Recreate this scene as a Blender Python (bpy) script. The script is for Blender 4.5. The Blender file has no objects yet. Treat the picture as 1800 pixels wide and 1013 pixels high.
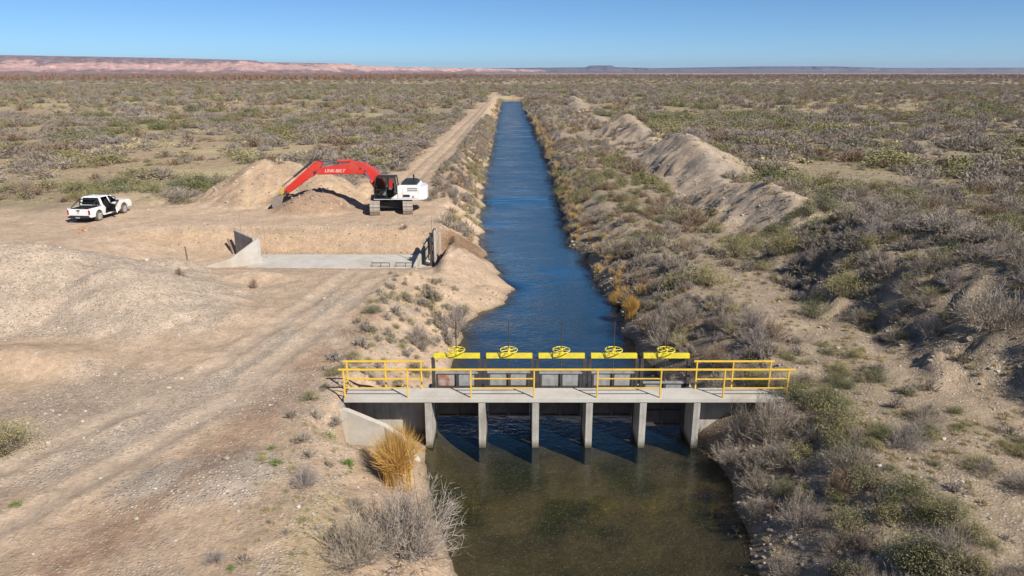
import bpy, bmesh, math, random
import numpy as np
from mathutils import Vector, Matrix, noise as mnoise
random.seed(7); RNG = np.random.default_rng(11)
PI = math.pi
sc = bpy.context.scene
C = sc.collection
# ------------------------------------------------------------------ camera, sky, sun, exposure
FPX = 1250.0; CZ = 11.2
PITCH = math.atan((506.5 - 127) / FPX)
cam_d = bpy.data.cameras.new('camera'); cam = bpy.data.objects.new('camera', cam_d); C.objects.link(cam)
cam_d.sensor_width = 36; cam_d.lens = 36 * FPX / 1800
cam_d.clip_start = 0.3; cam_d.clip_end = 60000
cam.location = (0, 0, CZ); cam.rotation_euler = (PI / 2 - PITCH, 0, 0)
sc.camera = cam
SUN_EL = math.radians(40); SUN_AZ = math.radians(136)      # compass-like: 0 = +Y, 90 = +X
sdir = Vector((math.sin(SUN_AZ) * math.cos(SUN_EL), math.cos(SUN_AZ) * math.cos(SUN_EL), math.sin(SUN_EL)))
w = bpy.data.worlds.new('World'); sc.world = w; w.use_nodes = True
nt = w.node_tree; nt.nodes.clear()
sky = nt.nodes.new('ShaderNodeTexSky'); sky.sky_type = 'NISHITA'; sky.sun_disc = False
sky.sun_elevation = SUN_EL; sky.sun_rotation = SUN_AZ
sky.altitude = 1500; sky.air_density = 0.7; sky.dust_density = 0.0; sky.ozone_density = 4.0
bg = nt.nodes.new('ShaderNodeBackground'); bg.inputs[1].default_value = 0.082
wo = nt.nodes.new('ShaderNodeOutputWorld')
tint = nt.nodes.new('ShaderNodeMix'); tint.data_type = 'RGBA'; tint.blend_type = 'MULTIPLY'; tint.inputs[0].default_value = 1; tint.inputs[7].default_value = (0.64, 0.84, 0.97, 1)
nt.links.new(sky.outputs[0], tint.inputs[6]); nt.links.new(tint.outputs[2], bg.inputs[0]); nt.links.new(bg.outputs[0], wo.inputs[0])
sd = bpy.data.lights.new('sun', 'SUN'); sd.energy = 4.8; sd.angle = math.radians(0.53); sd.color = (1, 0.95, 0.87)
so = bpy.data.objects.new('sun', sd); C.objects.link(so); so.location = (30, -30, 60)
so.rotation_euler = sdir.to_track_quat('Z', 'Y').to_euler()
sc.render.engine = 'CYCLES'
sc.render.resolution_x = 1024; sc.render.resolution_y = 576
sc.view_settings.view_transform = 'Standard'; sc.view_settings.look = 'None'
sc.view_settings.exposure = 0.45; sc.view_settings.gamma = 1
sc.cycles.transparent_max_bounces = 12; sc.cycles.max_bounces = 5; sc.cycles.diffuse_bounces = 3; sc.cycles.glossy_bounces = 3; sc.cycles.volume_bounces = 0

# ------------------------------------------------------------------ helpers
def ray(px, py):
    a = (px - 900) / FPX; b = (506.5 - py) / FPX
    return (a, math.cos(PITCH) + b * math.sin(PITCH), -math.sin(PITCH) + b * math.cos(PITCH))
def u(px, py, z=0.0):
    d = ray(px, py); t = (z - CZ) / d[2]
    return (d[0] * t, d[1] * t)

def hash2(ix, iy, seed):
    h = (ix.astype(np.int64) * 374761393 + iy.astype(np.int64) * 668265263 + seed * 1442695041) & 0xffffffff
    h = ((h ^ (h >> 13)) * 1274126177) & 0xffffffff
    h = (h ^ (h >> 16)) & 0xffffff
    return h / float(0xffffff)
def vnoise(x, y, seed=0):
    ix = np.floor(x); iy = np.floor(y); fx = x - ix; fy = y - iy
    fx = fx * fx * fx * (fx * (fx * 6 - 15) + 10); fy = fy * fy * fy * (fy * (fy * 6 - 15) + 10)
    a = hash2(ix, iy, seed); b = hash2(ix + 1, iy, seed); c = hash2(ix, iy + 1, seed); d = hash2(ix + 1, iy + 1, seed)
    return (a * (1 - fx) + b * fx) * (1 - fy) + (c * (1 - fx) + d * fx) * fy
def fbm(x, y, seed=0, oct=4):
    r = 0; amp = 1; tot = 0
    for o in range(oct):
        r = r + amp * (vnoise(x, y, seed + o * 17) - 0.5) * 2; tot += amp; amp *= 0.5
        x, y = x * 1.93 + y * 0.61 + 3.1, y * 1.93 - x * 0.61 + 1.7
    return r / tot
def sst(a, b, x):
    t = np.clip((x - a) / (b - a), 0, 1); return t * t * (3 - 2 * t)

def tag(o, label=None, cat=None, group=None, kind=None):
    if label: o['label'] = label
    if cat: o['category'] = cat
    if group: o['group'] = group
    if kind: o['kind'] = kind
    return o
def empty(name, loc=(0, 0, 0), rz=0, label=None, cat=None, group=None):
    o = bpy.data.objects.new(name, None); C.objects.link(o); o.location = loc; o.rotation_euler = (0, 0, rz)
    o.empty_display_size = 0.2
    return tag(o, label, cat, group)
def np_mesh(name, verts, faces, mats=(), smooth=False, mat_idx=None):
    """faces: (n,k) int array with constant k"""
    me = bpy.data.meshes.new(name)
    verts = np.asarray(verts, np.float32); faces = np.asarray(faces, np.int32)
    n, k = faces.shape
    me.vertices.add(len(verts)); me.vertices.foreach_set('co', verts.ravel())
    me.loops.add(n * k); me.loops.foreach_set('vertex_index', faces.ravel())
    me.polygons.add(n); me.polygons.foreach_set('loop_start', np.arange(0, n * k, k, dtype=np.int32))
    if smooth: me.polygons.foreach_set('use_smooth', np.ones(n, bool))
    if mat_idx is not None: me.polygons.foreach_set('material_index', np.asarray(mat_idx, np.int32))
    for m in mats: me.materials.append(m)
    me.update(calc_edges=True)
    return me
def link(name, me, parent=None):
    o = bpy.data.objects.new(name, me); C.objects.link(o)
    if parent: o.parent = parent
    return o

class MB:
    def __init__(s): s.v = []; s.f = []
    def poly(s, pts, f):
        b = len(s.v); s.v += [tuple(p) for p in pts]; s.f += [tuple(i + b for i in q) for q in f]
    def box(s, c, d, rot=None):
        x, y, z = d[0] / 2, d[1] / 2, d[2] / 2
        p = [Vector((sx * x, sy * y, sz * z)) for sz in (-1, 1) for sy in (-1, 1) for sx in (-1, 1)]
        if rot is not None: p = [rot @ q for q in p]
        p = [q + Vector(c) for q in p]
        s.poly(p, [(0, 2, 3, 1), (4, 5, 7, 6), (0, 1, 5, 4), (2, 6, 7, 3), (0, 4, 6, 2), (1, 3, 7, 5)]); return s
    def bar(s, a, b, wd, ht):
        a = Vector(a); b = Vector(b); d = b - a
        s.box((a + b) / 2, (wd, ht, d.length), d.to_track_quat('Z', 'Y').to_matrix()); return s
    def tube(s, a, b, r, n=8, r2=None):
        a = Vector(a); b = Vector(b); r2 = r if r2 is None else r2
        R = (b - a).to_track_quat('Z', 'Y').to_matrix()
        p = []
        for q, rr in ((a, r), (b, r2)):
            for i in range(n):
                t = 2 * PI * i / n; p.append(q + R @ Vector((rr * math.cos(t), rr * math.sin(t), 0)))
        f = [(i, (i + 1) % n, n + (i + 1) % n, n + i) for i in range(n)] + [tuple(range(n))[::-1], tuple(range(n, 2 * n))]
        s.poly(p, f); return s
    def prism(s, pts, a, b, axis='y'):
        """2-D outline (x,z) extruded along y from a to b; axis 'x': outline (y,z), 'z': outline (x,y)"""
        n = len(pts)
        def P(q, t): return {'y': (q[0], t, q[1]), 'x': (t, q[0], q[1]), 'z': (q[0], q[1], t)}[axis]
        p = [P(q, a) for q in pts] + [P(q, b) for q in pts]
        f = [(i, (i + 1) % n, n + (i + 1) % n, n + i) for i in range(n)] + [tuple(range(n))[::-1], tuple(range(n, 2 * n))]
        s.poly(p, f); return s
    def ring(s, c, R, r, n=28, m=6, axis='z'):
        p = []; f = []
        for i in range(n):
            t = 2 * PI * i / n
            for j in range(m):
                q = 2 * PI * j / m; rr = R + r * math.cos(q); zz = r * math.sin(q)
                v = (rr * math.cos(t), rr * math.sin(t), zz)
                if axis == 'y': v = (v[0], v[2], v[1])
                p.append((c[0] + v[0], c[1] + v[1], c[2] + v[2]))
                f.append((i * m + j, ((i + 1) % n) * m + j, ((i + 1) % n) * m + (j + 1) % m, i * m + (j + 1) % m))
        s.poly(p, f); return s
    def build(s, name, mat, parent=None, bevel=0, smooth=False, seg=2):
        me = bpy.data.meshes.new(name); me.from_pydata(s.v, [], s.f)
        bm = bmesh.new(); bm.from_mesh(me); bmesh.ops.recalc_face_normals(bm, faces=bm.faces)
        if bevel:
            bmesh.ops.bevel(bm, geom=[e for e in bm.edges if len(e.link_faces) == 2 and e.calc_face_angle(0) > 0.5], offset=bevel, segments=seg, affect='EDGES', clamp_overlap=True)
        bm.to_mesh(me); bm.free()
        if smooth: me.shade_smooth()
        me.materials.append(mat)
        return link(name, me, parent)

# ------------------------------------------------------------------ materials
def mat(name):
    m = bpy.data.materials.new(name); m.use_nodes = True
    nt = m.node_tree; b = nt.nodes['Principled BSDF']; return m, nt, b
def N(nt, t, **kw):
    n = nt.nodes.new(t)
    for k, v in kw.items():
        if hasattr(n, k): setattr(n, k, v)
        else: n.inputs[k].default_value = v
    return n
def mixc(nt, fac, a, b, mode='MIX'):
    n = nt.nodes.new('ShaderNodeMix'); n.data_type = 'RGBA'; n.blend_type = mode
    for s, v in ((n.inputs[0], fac), (n.inputs[6], a), (n.inputs[7], b)):
        if isinstance(v, (int, float)): s.default_value = v
        elif isinstance(v, tuple): s.default_value = v if len(v) == 4 else (*v, 1)
        else: nt.links.new(v, s)
    return n.outputs[2]
def ramp(nt, src, stops):
    r = nt.nodes.new('ShaderNodeValToRGB'); e = r.color_ramp.elements
    while len(e) < len(stops): e.new(0.5)
    for i, (p, c) in enumerate(stops): e[i].position = p; e[i].color = c if isinstance(c, tuple) and len(c) == 4 else ((*c, 1) if isinstance(c, tuple) else (c, c, c, 1))
    nt.links.new(src, r.inputs[0]); return r.outputs[0]
def bump(nt, h, b, strength=0.3, dist=0.02):
    n = nt.nodes.new('ShaderNodeBump'); n.inputs['Strength'].default_value = strength; n.inputs['Distance'].default_value = dist
    nt.links.new(h, n.inputs['Height']); nt.links.new(n.outputs[0], b.inputs['Normal']); return n
def worn(name, c1, c2, rough=0.6, scale=3.0, bmp=0.1, metal=0.0, thr=(0.45, 0.7), coords='Object', dirt=None, rustc=None, tide=None):
    m, nt, b = mat(name)
    tc = N(nt, 'ShaderNodeTexCoord'); n1 = N(nt, 'ShaderNodeTexNoise', Scale=scale, Detail=8.0, Roughness=0.65)
    nt.links.new(tc.outputs[coords], n1.inputs[0])
    f = ramp(nt, n1.outputs[0], [(thr[0], 0.0), (thr[1], 1.0)])
    col = mixc(nt, f, c1, c2)
    if dirt:
        n3 = N(nt, 'ShaderNodeTexNoise', Scale=scale * 0.35, Detail=6.0, Roughness=0.7); nt.links.new(tc.outputs[coords], n3.inputs[0])
        col = mixc(nt, ramp(nt, n3.outputs[0], [(0.48, 0.0), (0.75, 0.8)]), col, dirt)
    if rustc:
        n5 = N(nt, 'ShaderNodeTexNoise', Scale=scale * 2.2, Detail=9.0, Roughness=0.75); nt.links.new(tc.outputs[coords], n5.inputs[0])
        col = mixc(nt, ramp(nt, n5.outputs[0], [(0.60, 0.0), (0.68, 0.85)]), col, rustc)
    if tide:
        sx = N(nt, 'ShaderNodeSeparateXYZ'); nt.links.new(tc.outputs[coords], sx.inputs[0])
        mr = N(nt, 'ShaderNodeMapRange'); mr.inputs['From Min'].default_value = tide[0]; mr.inputs['From Max'].default_value = tide[1]; mr.inputs['To Min'].default_value = 1; mr.inputs['To Max'].default_value = 0
        wv = N(nt, 'ShaderNodeMath', operation='MULTIPLY_ADD'); nt.links.new(n1.outputs[0], wv.inputs[0]); wv.inputs[1].default_value = 0.25; nt.links.new(sx.outputs[2], wv.inputs[2]); nt.links.new(wv.outputs[0], mr.inputs[0])
        col = mixc(nt, mr.outputs[0], col, (0.085, 0.075, 0.045))
        sm = N(nt, 'ShaderNodeMapping'); sm.inputs['Scale'].default_value = (7, 7, 0.5); nt.links.new(tc.outputs[coords], sm.inputs[0])
        n6 = N(nt, 'ShaderNodeTexNoise', Scale=1.0, Detail=5.0, Roughness=0.7); nt.links.new(sm.outputs[0], n6.inputs[0])
        col = mixc(nt, 1.0, col, ramp(nt, n6.outputs[0], [(0.35, 0.72), (0.62, 1.06)]), 'MULTIPLY')
    nt.links.new(col, b.inputs['Base Color'])
    b.inputs['Roughness'].default_value = rough; b.inputs['Metallic'].default_value = metal
    if bmp:
        n2 = N(nt, 'ShaderNodeTexNoise', Scale=scale * 9, Detail=6.0); nt.links.new(tc.outputs[coords], n2.inputs[0])
        bump(nt, n2.outputs[0], b, bmp, 0.02)
    return m
M = {}
M['concrete'] = worn('concrete', (0.44, 0.41, 0.36), (0.33, 0.30, 0.26), 0.9, 1.6, 0.25, dirt=(0.27, 0.23, 0.18), tide=(-1.85, -1.55))
M['concrete_pale'] = worn('concrete_pale', (0.50, 0.47, 0.42), (0.42, 0.38, 0.32), 0.9, 1.3, 0.25, dirt=(0.36, 0.29, 0.22))
M['yellow'] = worn('yellow_paint', (0.76, 0.49, 0.055), (0.60, 0.38, 0.07), 0.55, 4, 0.05, rustc=(0.26, 0.12, 0.05))
M['lemon'] = worn('lemon_paint', (0.72, 0.60, 0.03), (0.52, 0.42, 0.07), 0.55, 4, 0.05, rustc=(0.24, 0.13, 0.06))
M['ochre'] = worn('ochre_paint', (0.55, 0.36, 0.05), (0.40, 0.27, 0.10), 0.6, 5, 0.1)
M['steel'] = worn('galvanised_steel', (0.36, 0.36, 0.35), (0.24, 0.22, 0.20), 0.6, 4, 0.1, metal=0.3)
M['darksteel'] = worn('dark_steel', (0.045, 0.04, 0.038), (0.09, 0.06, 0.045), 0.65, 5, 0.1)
M['rust'] = worn('rusty_steel', (0.30, 0.10, 0.045), (0.34, 0.30, 0.27), 0.8, 3.5, 0.2, thr=(0.42, 0.58))
M['white'] = worn('white_paint', (0.78, 0.78, 0.77), (0.66, 0.62, 0.56), 0.36, 1.6, 0.0, dirt=(0.50, 0.42, 0.33))
M['red'] = worn('red_paint', (0.62, 0.028, 0.018), (0.48, 0.04, 0.026), 0.45, 2.0, 0.0, dirt=(0.38, 0.12, 0.085))
M['black'] = worn('black_plastic', (0.018, 0.018, 0.02), (0.04, 0.036, 0.032), 0.5, 3, 0.05)
M['rubber'] = worn('dusty_rubber', (0.05, 0.046, 0.042), (0.20, 0.165, 0.13), 0.9, 5, 0.2, thr=(0.35, 0.65))
M['track'] = worn('dusty_track_steel', (0.36, 0.30, 0.24), (0.22, 0.18, 0.145), 0.75, 4, 0.2)
M['silver'] = worn('silver_rim', (0.45, 0.44, 0.43), (0.35, 0.31, 0.27), 0.4, 6, 0.0, metal=0.4)
M['bucket'] = worn('worn_bucket_steel', (0.26, 0.23, 0.21), (0.34, 0.26, 0.19), 0.55, 2.5, 0.15, metal=0.2)
M['grey'] = worn('grey_panel', (0.30, 0.30, 0.30), (0.22, 0.21, 0.2), 0.6, 4, 0.0)
M['lamp_red'] = worn('red_lens', (0.42, 0.02, 0.03), (0.34, 0.02, 0.03), 0.25, 6, 0.0)
M['pink'] = worn('pale_lettering', (0.72, 0.50, 0.46), (0.66, 0.36, 0.33), 0.5, 6, 0.0)
M['wood'] = worn('weathered_wood', (0.16, 0.12, 0.085), (0.24, 0.19, 0.14), 0.9, 8, 0.2)
M['brick'] = worn('broken_brick', (0.40, 0.22, 0.14), (0.46, 0.31, 0.22), 0.9, 6, 0.2)
m, nt, b = mat('dark_glass'); b.inputs['Base Color'].default_value = (0.02, 0.028, 0.03, 1); b.inputs['Roughness'].default_value = 0.06; M['glass'] = m
m, nt, b = mat('clear_glass'); nt.nodes.remove(b)
_t = N(nt, 'ShaderNodeBsdfTransparent'); _t.inputs[0].default_value = (0.45, 0.52, 0.50, 1); _g = N(nt, 'ShaderNodeBsdfGlossy'); _g.inputs['Roughness'].default_value = 0.03
_f = N(nt, 'ShaderNodeLayerWeight', Blend=0.25); _x = N(nt, 'ShaderNodeMixShader'); nt.links.new(_f.outputs['Fresnel'], _x.inputs[0]); nt.links.new(_t.outputs[0], _x.inputs[1]); nt.links.new(_g.outputs[0], _x.inputs[2]); nt.links.new(_x.outputs[0], nt.nodes['Material Output'].inputs[0]); M['clear_glass'] = m
m, nt, b = mat('chrome'); b.inputs['Base Color'].default_value = (0.6, 0.6, 0.6, 1); b.inputs['Metallic'].default_value = 1; b.inputs['Roughness'].default_value = 0.2; M['chrome'] = m

def ground_material():
    m, nt, b = mat('dry_ground')
    at = N(nt, 'ShaderNodeAttribute', attribute_name='soil'); gr = N(nt, 'ShaderNodeAttribute', attribute_name='gravel')
    tc = N(nt, 'ShaderNodeTexCoord'); O = tc.outputs['Object']
    def tex(t, s, d=5.0, r=0.6, **k):
        n = N(nt, t, **k); n.inputs['Scale'].default_value = s
        if t.endswith('Noise'): n.inputs['Detail'].default_value = d; n.inputs['Roughness'].default_value = r
        nt.links.new(O, n.inputs['Vector']); return n
    n1 = tex('ShaderNodeTexNoise', 0.55, 8, 0.7); n2 = tex('ShaderNodeTexNoise', 5.0, 8, 0.75); n3 = tex('ShaderNodeTexNoise', 0.06, 8, 0.7)
    col = mixc(nt, 1.0, at.outputs['Color'], ramp(nt, n1.outputs[0], [(0.3, 0.80), (0.7, 1.16)]), 'MULTIPLY')
    col = mixc(nt, 1.0, col, ramp(nt, n2.outputs[0], [(0.28, 0.74), (0.72, 1.24)]), 'MULTIPLY')
    col = mixc(nt, 1.0, col, ramp(nt, n3.outputs[0], [(0.3, 0.86), (0.7, 1.10)]), 'MULTIPLY')
    n4 = tex('ShaderNodeTexNoise', 1.7, 6, 0.7)
    col = mixc(nt, 1.0, col, ramp(nt, n4.outputs[0], [(0.32, 0.82), (0.68, 1.14)]), 'MULTIPLY')
    # pebbles: colour of single stones
    v = tex('ShaderNodeTexVoronoi', 11.0); v2 = tex('ShaderNodeTexVoronoi', 4.2)
    sep = N(nt, 'ShaderNodeSeparateColor'); nt.links.new(v.outputs['Color'], sep.inputs[0])
    sep2 = N(nt, 'ShaderNodeSeparateColor'); nt.links.new(v2.outputs['Color'], sep2.inputs[0])
    stone = ramp(nt, sep.outputs[0], [(0.0, (0.20, 0.16, 0.13)), (0.3, (0.34, 0.275, 0.215)), (0.75, (0.48, 0.405, 0.33)), (1.0, (0.66, 0.60, 0.53))])
    near = ramp(nt, v.outputs['Distance'], [(0.30, 1.0), (0.52, 0.0)])
    mm = N(nt, 'ShaderNodeMath', operation='MULTIPLY'); nt.links.new(near, mm.inputs[0]); nt.links.new(gr.outputs['Fac'], mm.inputs[1])
    pres = ramp(nt, sep.outputs[1], [(0.25, 0.0), (0.4, 1.0)])
    m2 = N(nt, 'ShaderNodeMath', operation='MULTIPLY'); nt.links.new(mm.outputs[0], m2.inputs[0]); nt.links.new(pres, m2.inputs[1])
    col = mixc(nt, m2.outputs[0], col, stone)
    nt.links.new(col, b.inputs['Base Color']); b.inputs['Roughness'].default_value = 0.95
    b.inputs['Specular IOR Level'].default_value = 0.2
    ad = N(nt, 'ShaderNodeMath', operation='MULTIPLY_ADD'); nt.links.new(m2.outputs[0], ad.inputs[0]); ad.inputs[1].default_value = 0.5; nt.links.new(n2.outputs[0], ad.inputs[2])
    ae = N(nt, 'ShaderNodeMath', operation='MULTIPLY_ADD'); nt.links.new(n4.outputs[0], ae.inputs[0]); ae.inputs[1].default_value = 0.7; nt.links.new(ad.outputs[0], ae.inputs[2])
    bump(nt, ae.outputs[0], b, 0.75, 0.085)
    return m
M['ground'] = ground_material()

# ------------------------------------------------------------------ terrain
WZ = -2.0
LE = np.array([(-60, 0.2), (5, -0.6), (16.3, -1.5), (19.3, -2.5), (22.8, -3.15), (26, -3.3), (33.3, -2.9), (35.8, -2.55), (38.5, -1.6), (40.7, -0.75), (43.0, -0.2), (44.5, -0.25), (47.0, -1.0), (50.1, -1.75), (55.5, -2.5), (67.2, -3.16), (89.4, -3.72), (122, -3.86), (171, -4.29), (336, -5.2), (420, -6)])
RE = np.array([(-60, 6.2), (5, 6.4), (16.3, 6.8), (18.4, 7.1), (20.9, 7.5), (23.2, 7.3), (27, 6.7), (34.1, 6.15), (37.6, 5.9), (43, 5.76), (50.1, 5.4), (57.5, 4.95), (67.2, 4.9), (89.4, 5.36), (122, 5.3), (171, 5.36), (336, 4.7), (420, 4)])
def edges(y):
    wob = fbm(y * 0.55, y * 0 + 3.3, 5, 4) * np.clip((y - 26) / 12, 0, 1) * 0.95
    wob2 = fbm(y * 0.4, y * 0 + 9.3, 6, 3) * (0.2 + 0.8 * np.clip(np.abs(y - 24) / 12, 0, 1)) * 0.85
    return np.interp(y, LE[:, 0], LE[:, 1]) + wob, np.interp(y, RE[:, 0], RE[:, 1]) + wob2
def cone(x, y, cx, cy, h, r, ax=1.0, ay=1.0, rot=0.0, seed=1, rough=0.12, soft=0.25):
    c, s = math.cos(rot), math.sin(rot); dx = x - cx; dy = y - cy
    X = (dx * c + dy * s) / ax; Y = (-dx * s + dy * c) / ay
    d = np.sqrt(X * X + Y * Y + (soft * r) ** 2 * 0.2) / r
    d = d * (1 + rough * fbm(x * 0.5, y * 0.5, seed, 4))
    return h * np.clip(1 - d, 0, None) ** 1.05 * (1.0)
def seg_dist(x, y, pts):
    best = np.full(np.shape(x), 1e9)
    for (x0, y0), (x1, y1) in zip(pts[:-1], pts[1:]):
        dx, dy = x1 - x0, y1 - y0; t = np.clip(((x - x0) * dx + (y - y0) * dy) / (dx * dx + dy * dy), 0, 1)
        best = np.minimum(best, np.hypot(x - x0 - t * dx, y - y0 - t * dy))
    return best
ROAD = [(-9.2, 30), (-10.5, 40)] 
ROAD2 = [(-12.5, 62.0), (-11.4, 71), (-10.5, 110), (-9.8, 179), (-8.7, 294), (-9.5, 420)]
TRK1 = [(-19, 13.5), (-15.0, 18.4), (-12.5, 23.5), (-10.9, 30), (-9.9, 36), (-9.4, 40)]
TRK2 = [(-16.5, 10.5), (-12.9, 16.0), (-10.6, 21.5), (-9.2, 27.5), (-8.3, 33), (-7.6, 38)]
RIDGE_Y = np.array([-60, 10, 18, 26, 30, 36, 42, 44.5, 47, 50, 55, 60, 66, 74, 84, 95, 101, 108, 116, 125, 135, 143, 155, 180, 235, 262, 285, 300, 360, 10000.])
RIDGE_H = np.array([1.8, 2.0, 2.4, 4.0, 3.9, 3.7, 2.9, 1.2, 0.8, 2.6, 3.0, 2.3, 1.1, 2.0, 4.0, 3.7, 1.6, 0.5, 0.9, 2.7, 4.0, 1.8, 0.6, 0.4, 0.5, 2.2, 2.9, 0.7, 0.3, 0.0])
HEAPS = {
 'gravel': [(-25.5, 34.6, 3.3, 7.4, 1.5, 1.05, 0.10, 21), (-19.2, 33.4, 2.3, 5.6, 1.15, 1.0, -0.5, 22), (-15.6, 31.8, 0.75, 3.4, 1.3, 1, -0.6, 23)],
 'smooth': [(-19.8, 25.6, 1.0, 3.4, 1.2, 1, 0.2, 24)],
 'fan': [(-8.9, 17.9, 0.35, 2.3, 1.3, 0.8, 0.3, 25)],
 'spoil': [(-23.0, 66.0, 4.0, 6.2, 1.0, 1.0, 0, 26), (-20.9, 66.6, 3.7, 5.8, 1.0, 1.0, 0, 36), (-17.4, 65.4, 2.9, 4.9, 1.1, 1, 0, 27), (-13.6, 66.2, 1.7, 3.6, 1.2, 1, 0, 28)],
 'fresh': [(-17.0, 59.6, 1.85, 3.2, 1.18, 1.0, 0, 29), (-14.6, 59.9, 0.6, 1.7, 1.1, 1, 0, 30)],
 'rear': [(-34.2, 63.5, 1.0, 3.6, 1.3, 0.8, 0.2, 31)],
 'rear2': [(-27.5, 74.0, 0.9, 3.4, 1.5, 0.8, 0.1, 32)],
 'lipa': [(-14.6, 38.8, 0.5, 2.0, 1.4, 0.7, 0.1, 33), (-19.0, 39.2, 0.6, 2.2, 1.2, 0.7, 0.1, 34)],
 'plug': [(-3.2, 45.2, 0.75, 3.0, 0.9, 1.2, 0.35, 35)],
}
def heap_h(x, y, k):
    r = 0
    for (cx, cy, h, rr, ax, ay, rot, sd) in HEAPS[k]:
        r = np.maximum(r, cone(x, y, cx, cy, h, rr, ax, ay, rot, sd))
    return r
def terrain(x, y, full=False):
    x = np.asarray(x, float); y = np.asarray(y, float)
    el, er = edges(y)
    dl = el - x; dr = x - er
    # bank widths
    Lw = np.interp(y, [15, 20, 22.6, 24.8, 28, 36, 40, 43, 47, 52, 60], [3.6, 3.8, 3.8, 2.9, 3.2, 4.2, 5.2, 5.4, 4.2, 3.2, 3.0])
    Rw = np.interp(y, [15, 23, 26, 60], [4.2, 3.6, 3.6, 3.2])
    left = WZ + 2.02 * (np.clip(dl / Lw, 0, 1) ** 0.85)
    right = WZ + 2.3 * (np.clip(dr / Rw, 0, 1) ** 0.8)
    right = np.where(y > 48, WZ + 2.1 * (np.clip(dr / Rw, 0, 1) ** 0.7), right)
    h = np.where(dl > 0, left, right)
    inside = (dl <= 0) & (dr <= 0)
    dep = np.minimum(-dl, -dr)
    bed = WZ - np.interp(y, [10, 24, 30, 60], [0.55, 0.75, 1.3, 1.3]) * (1 - np.exp(-np.clip(dep, 0, None) / 1.0)) + 0.08 * fbm(x * 0.9, y * 0.9, 44, 4)
    endc = sst(338, 352, y)
    h = np.where(inside, bed * (1 - endc) + 0.2 * endc, h)
    h = np.where(~inside, h * (1 - endc) + 0.1 * endc, h)
    land = np.where(inside, 0.0, np.clip(np.maximum(dl, dr) / 2.5, 0, 1))
    # low spoil berm on both sides far up the canal
    far = sst(60, 90, y) * (1 - sst(330, 360, y))
    h = h + far * land * 0.35 * np.exp(-((dl - 3.5) / 2.0) ** 2) + far * land * 0.3 * np.exp(-((dr - 3.5) / 2.5) ** 2)
    # right ridge of spoil
    ry = y + 2.5 * fbm(y * 0.12, x * 0.12, 51, 2)
    hh = np.interp(ry, RIDGE_Y, RIDGE_H)
    xc = 20.0 + 0.8 * fbm(y * 0.09, y * 0 + 2.2, 52, 3) + np.interp(y, [10, 28, 36, 60, 100, 140, 290], [2.5, 1.6, 0.0, -0.4, 2.0, 0.8, 3.0])
    d = x - xc
    wl = np.interp(hh, [0, 3, 5], [3.0, 4.4, 7.4]); wr = np.interp(hh, [0, 3, 5], [3.0, 5.5, 8.0])
    t = np.where(d < 0, -d / wl, d / wr) * (1 + 0.32 * fbm(x * 0.45, y * 0.45, 53, 4))
    ridge = hh * np.clip(1.06 - np.sqrt(t * t + 0.02), 0, None)
    ridge = ridge + np.clip(ridge, 0, 0.8) * (0.30 * fbm(x * 0.9, y * 0.9, 55, 4) + 0.10 * fbm(x * 2.7, y * 2.7, 56, 3))
    h = h + ridge * np.where(x > 8, 1, 0)
    bk = land * np.exp(-np.clip(np.maximum(dl, dr) - 2.0, 0, None) / 2.0) * sst(0.0, 1.0, np.maximum(dl, dr)); h = h + bk * (0.28 * fbm(x * 0.8, y * 0.8, 57, 4) + 0.2 * fbm(x * 0.25, y * 0.25, 58, 2)) * np.where(np.abs(y - 23.7) < 1.6, 0.15, 1)
    # rise of the plain beyond
    h = h + 0.25 * fbm(x * 0.05, y * 0.05, 54, 3) * land * sst(3, 10, np.maximum(dl, dr)) * sst(58, 75, y + np.where(x > 9, 60, 0))
    for k in HEAPS:
        hk = heap_h(x, y, k)
        if k in ('spoil', 'fresh', 'plug', 'rear', 'rear2'): hk = hk + np.clip(hk, 0, 0.6) * (0.40 * fbm(x * 1.1, y * 1.1, 81, 4) + 0.16 * fbm(x * 3.3, y * 2.0, 82, 3))
        if k == 'gravel': hk = hk + np.clip(hk, 0, 0.5) * 0.5 * fbm(x * 0.7, y * 0.7, 83, 4)
        h = h + np.clip(hk, 0, None)
    # offtake trench
    xin = sst(-31, -22.5, x) * (1 - sst(-5.0, -4.2, x))
    yn = np.interp(y, [40.2, 41.5, 47.0, 47.3, 50.9, 51.3, 52.4, 53.2], [0.0, -0.25, -1.72, -1.78, -1.78, -1.5, -0.35, 0.0])
    h = h + yn * xin * np.interp(x, [-24, -19, -5], [0.85, 1, 1]) * (1 - 0.0)
    # excavated left bay under the deck
    bay = sst(-6.25, -6.05, x) * (1 - sst(-3.2, -2.9, x)) * sst(22.75, 22.95, y) * (1 - sst(24.9, 25.6, y))
    h = h * (1 - bay) + np.minimum(h, -1.95) * bay
    cv = sst(-6.9, -5.9, x) * (1 - sst(-3.4, -2.8, x)) * sst(20.6, 22.2, y) * (1 - sst(22.9, 23.0, y))
    h = np.where(cv > 0, h - cv * np.clip(h + 1.62, 0, 1.1), h)
    # roughness
    rough = 0.05 + 0.05 * (x > 8) + 0.03 * sst(0.1, 0.6, heap_h(x, y, 'gravel'))
    works = (x < -7) & (y < 62)
    h = h + land * (rough * fbm(x * 1.3, y * 1.3, 61, 5) + 0.035 * fbm(x * 4.1, y * 4.1, 62, 3) + 0.10 * fbm(x * 0.3, y * 0.3, 63, 3))
    # wheel ruts
    for T in (TRK1, TRK2):
        dd = seg_dist(x, y, T); h = h - 0.05 * np.exp(-(dd / 0.36) ** 4) * (0.3 + 1.2 * vnoise(x * 0.5, y * 0.5, 67)) + 0.05 * np.exp(-((dd - 0.62) / 0.22) ** 2) * (0.6 + 0.8 * vnoise(x * 2.1, y * 2.1, 66))
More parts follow.
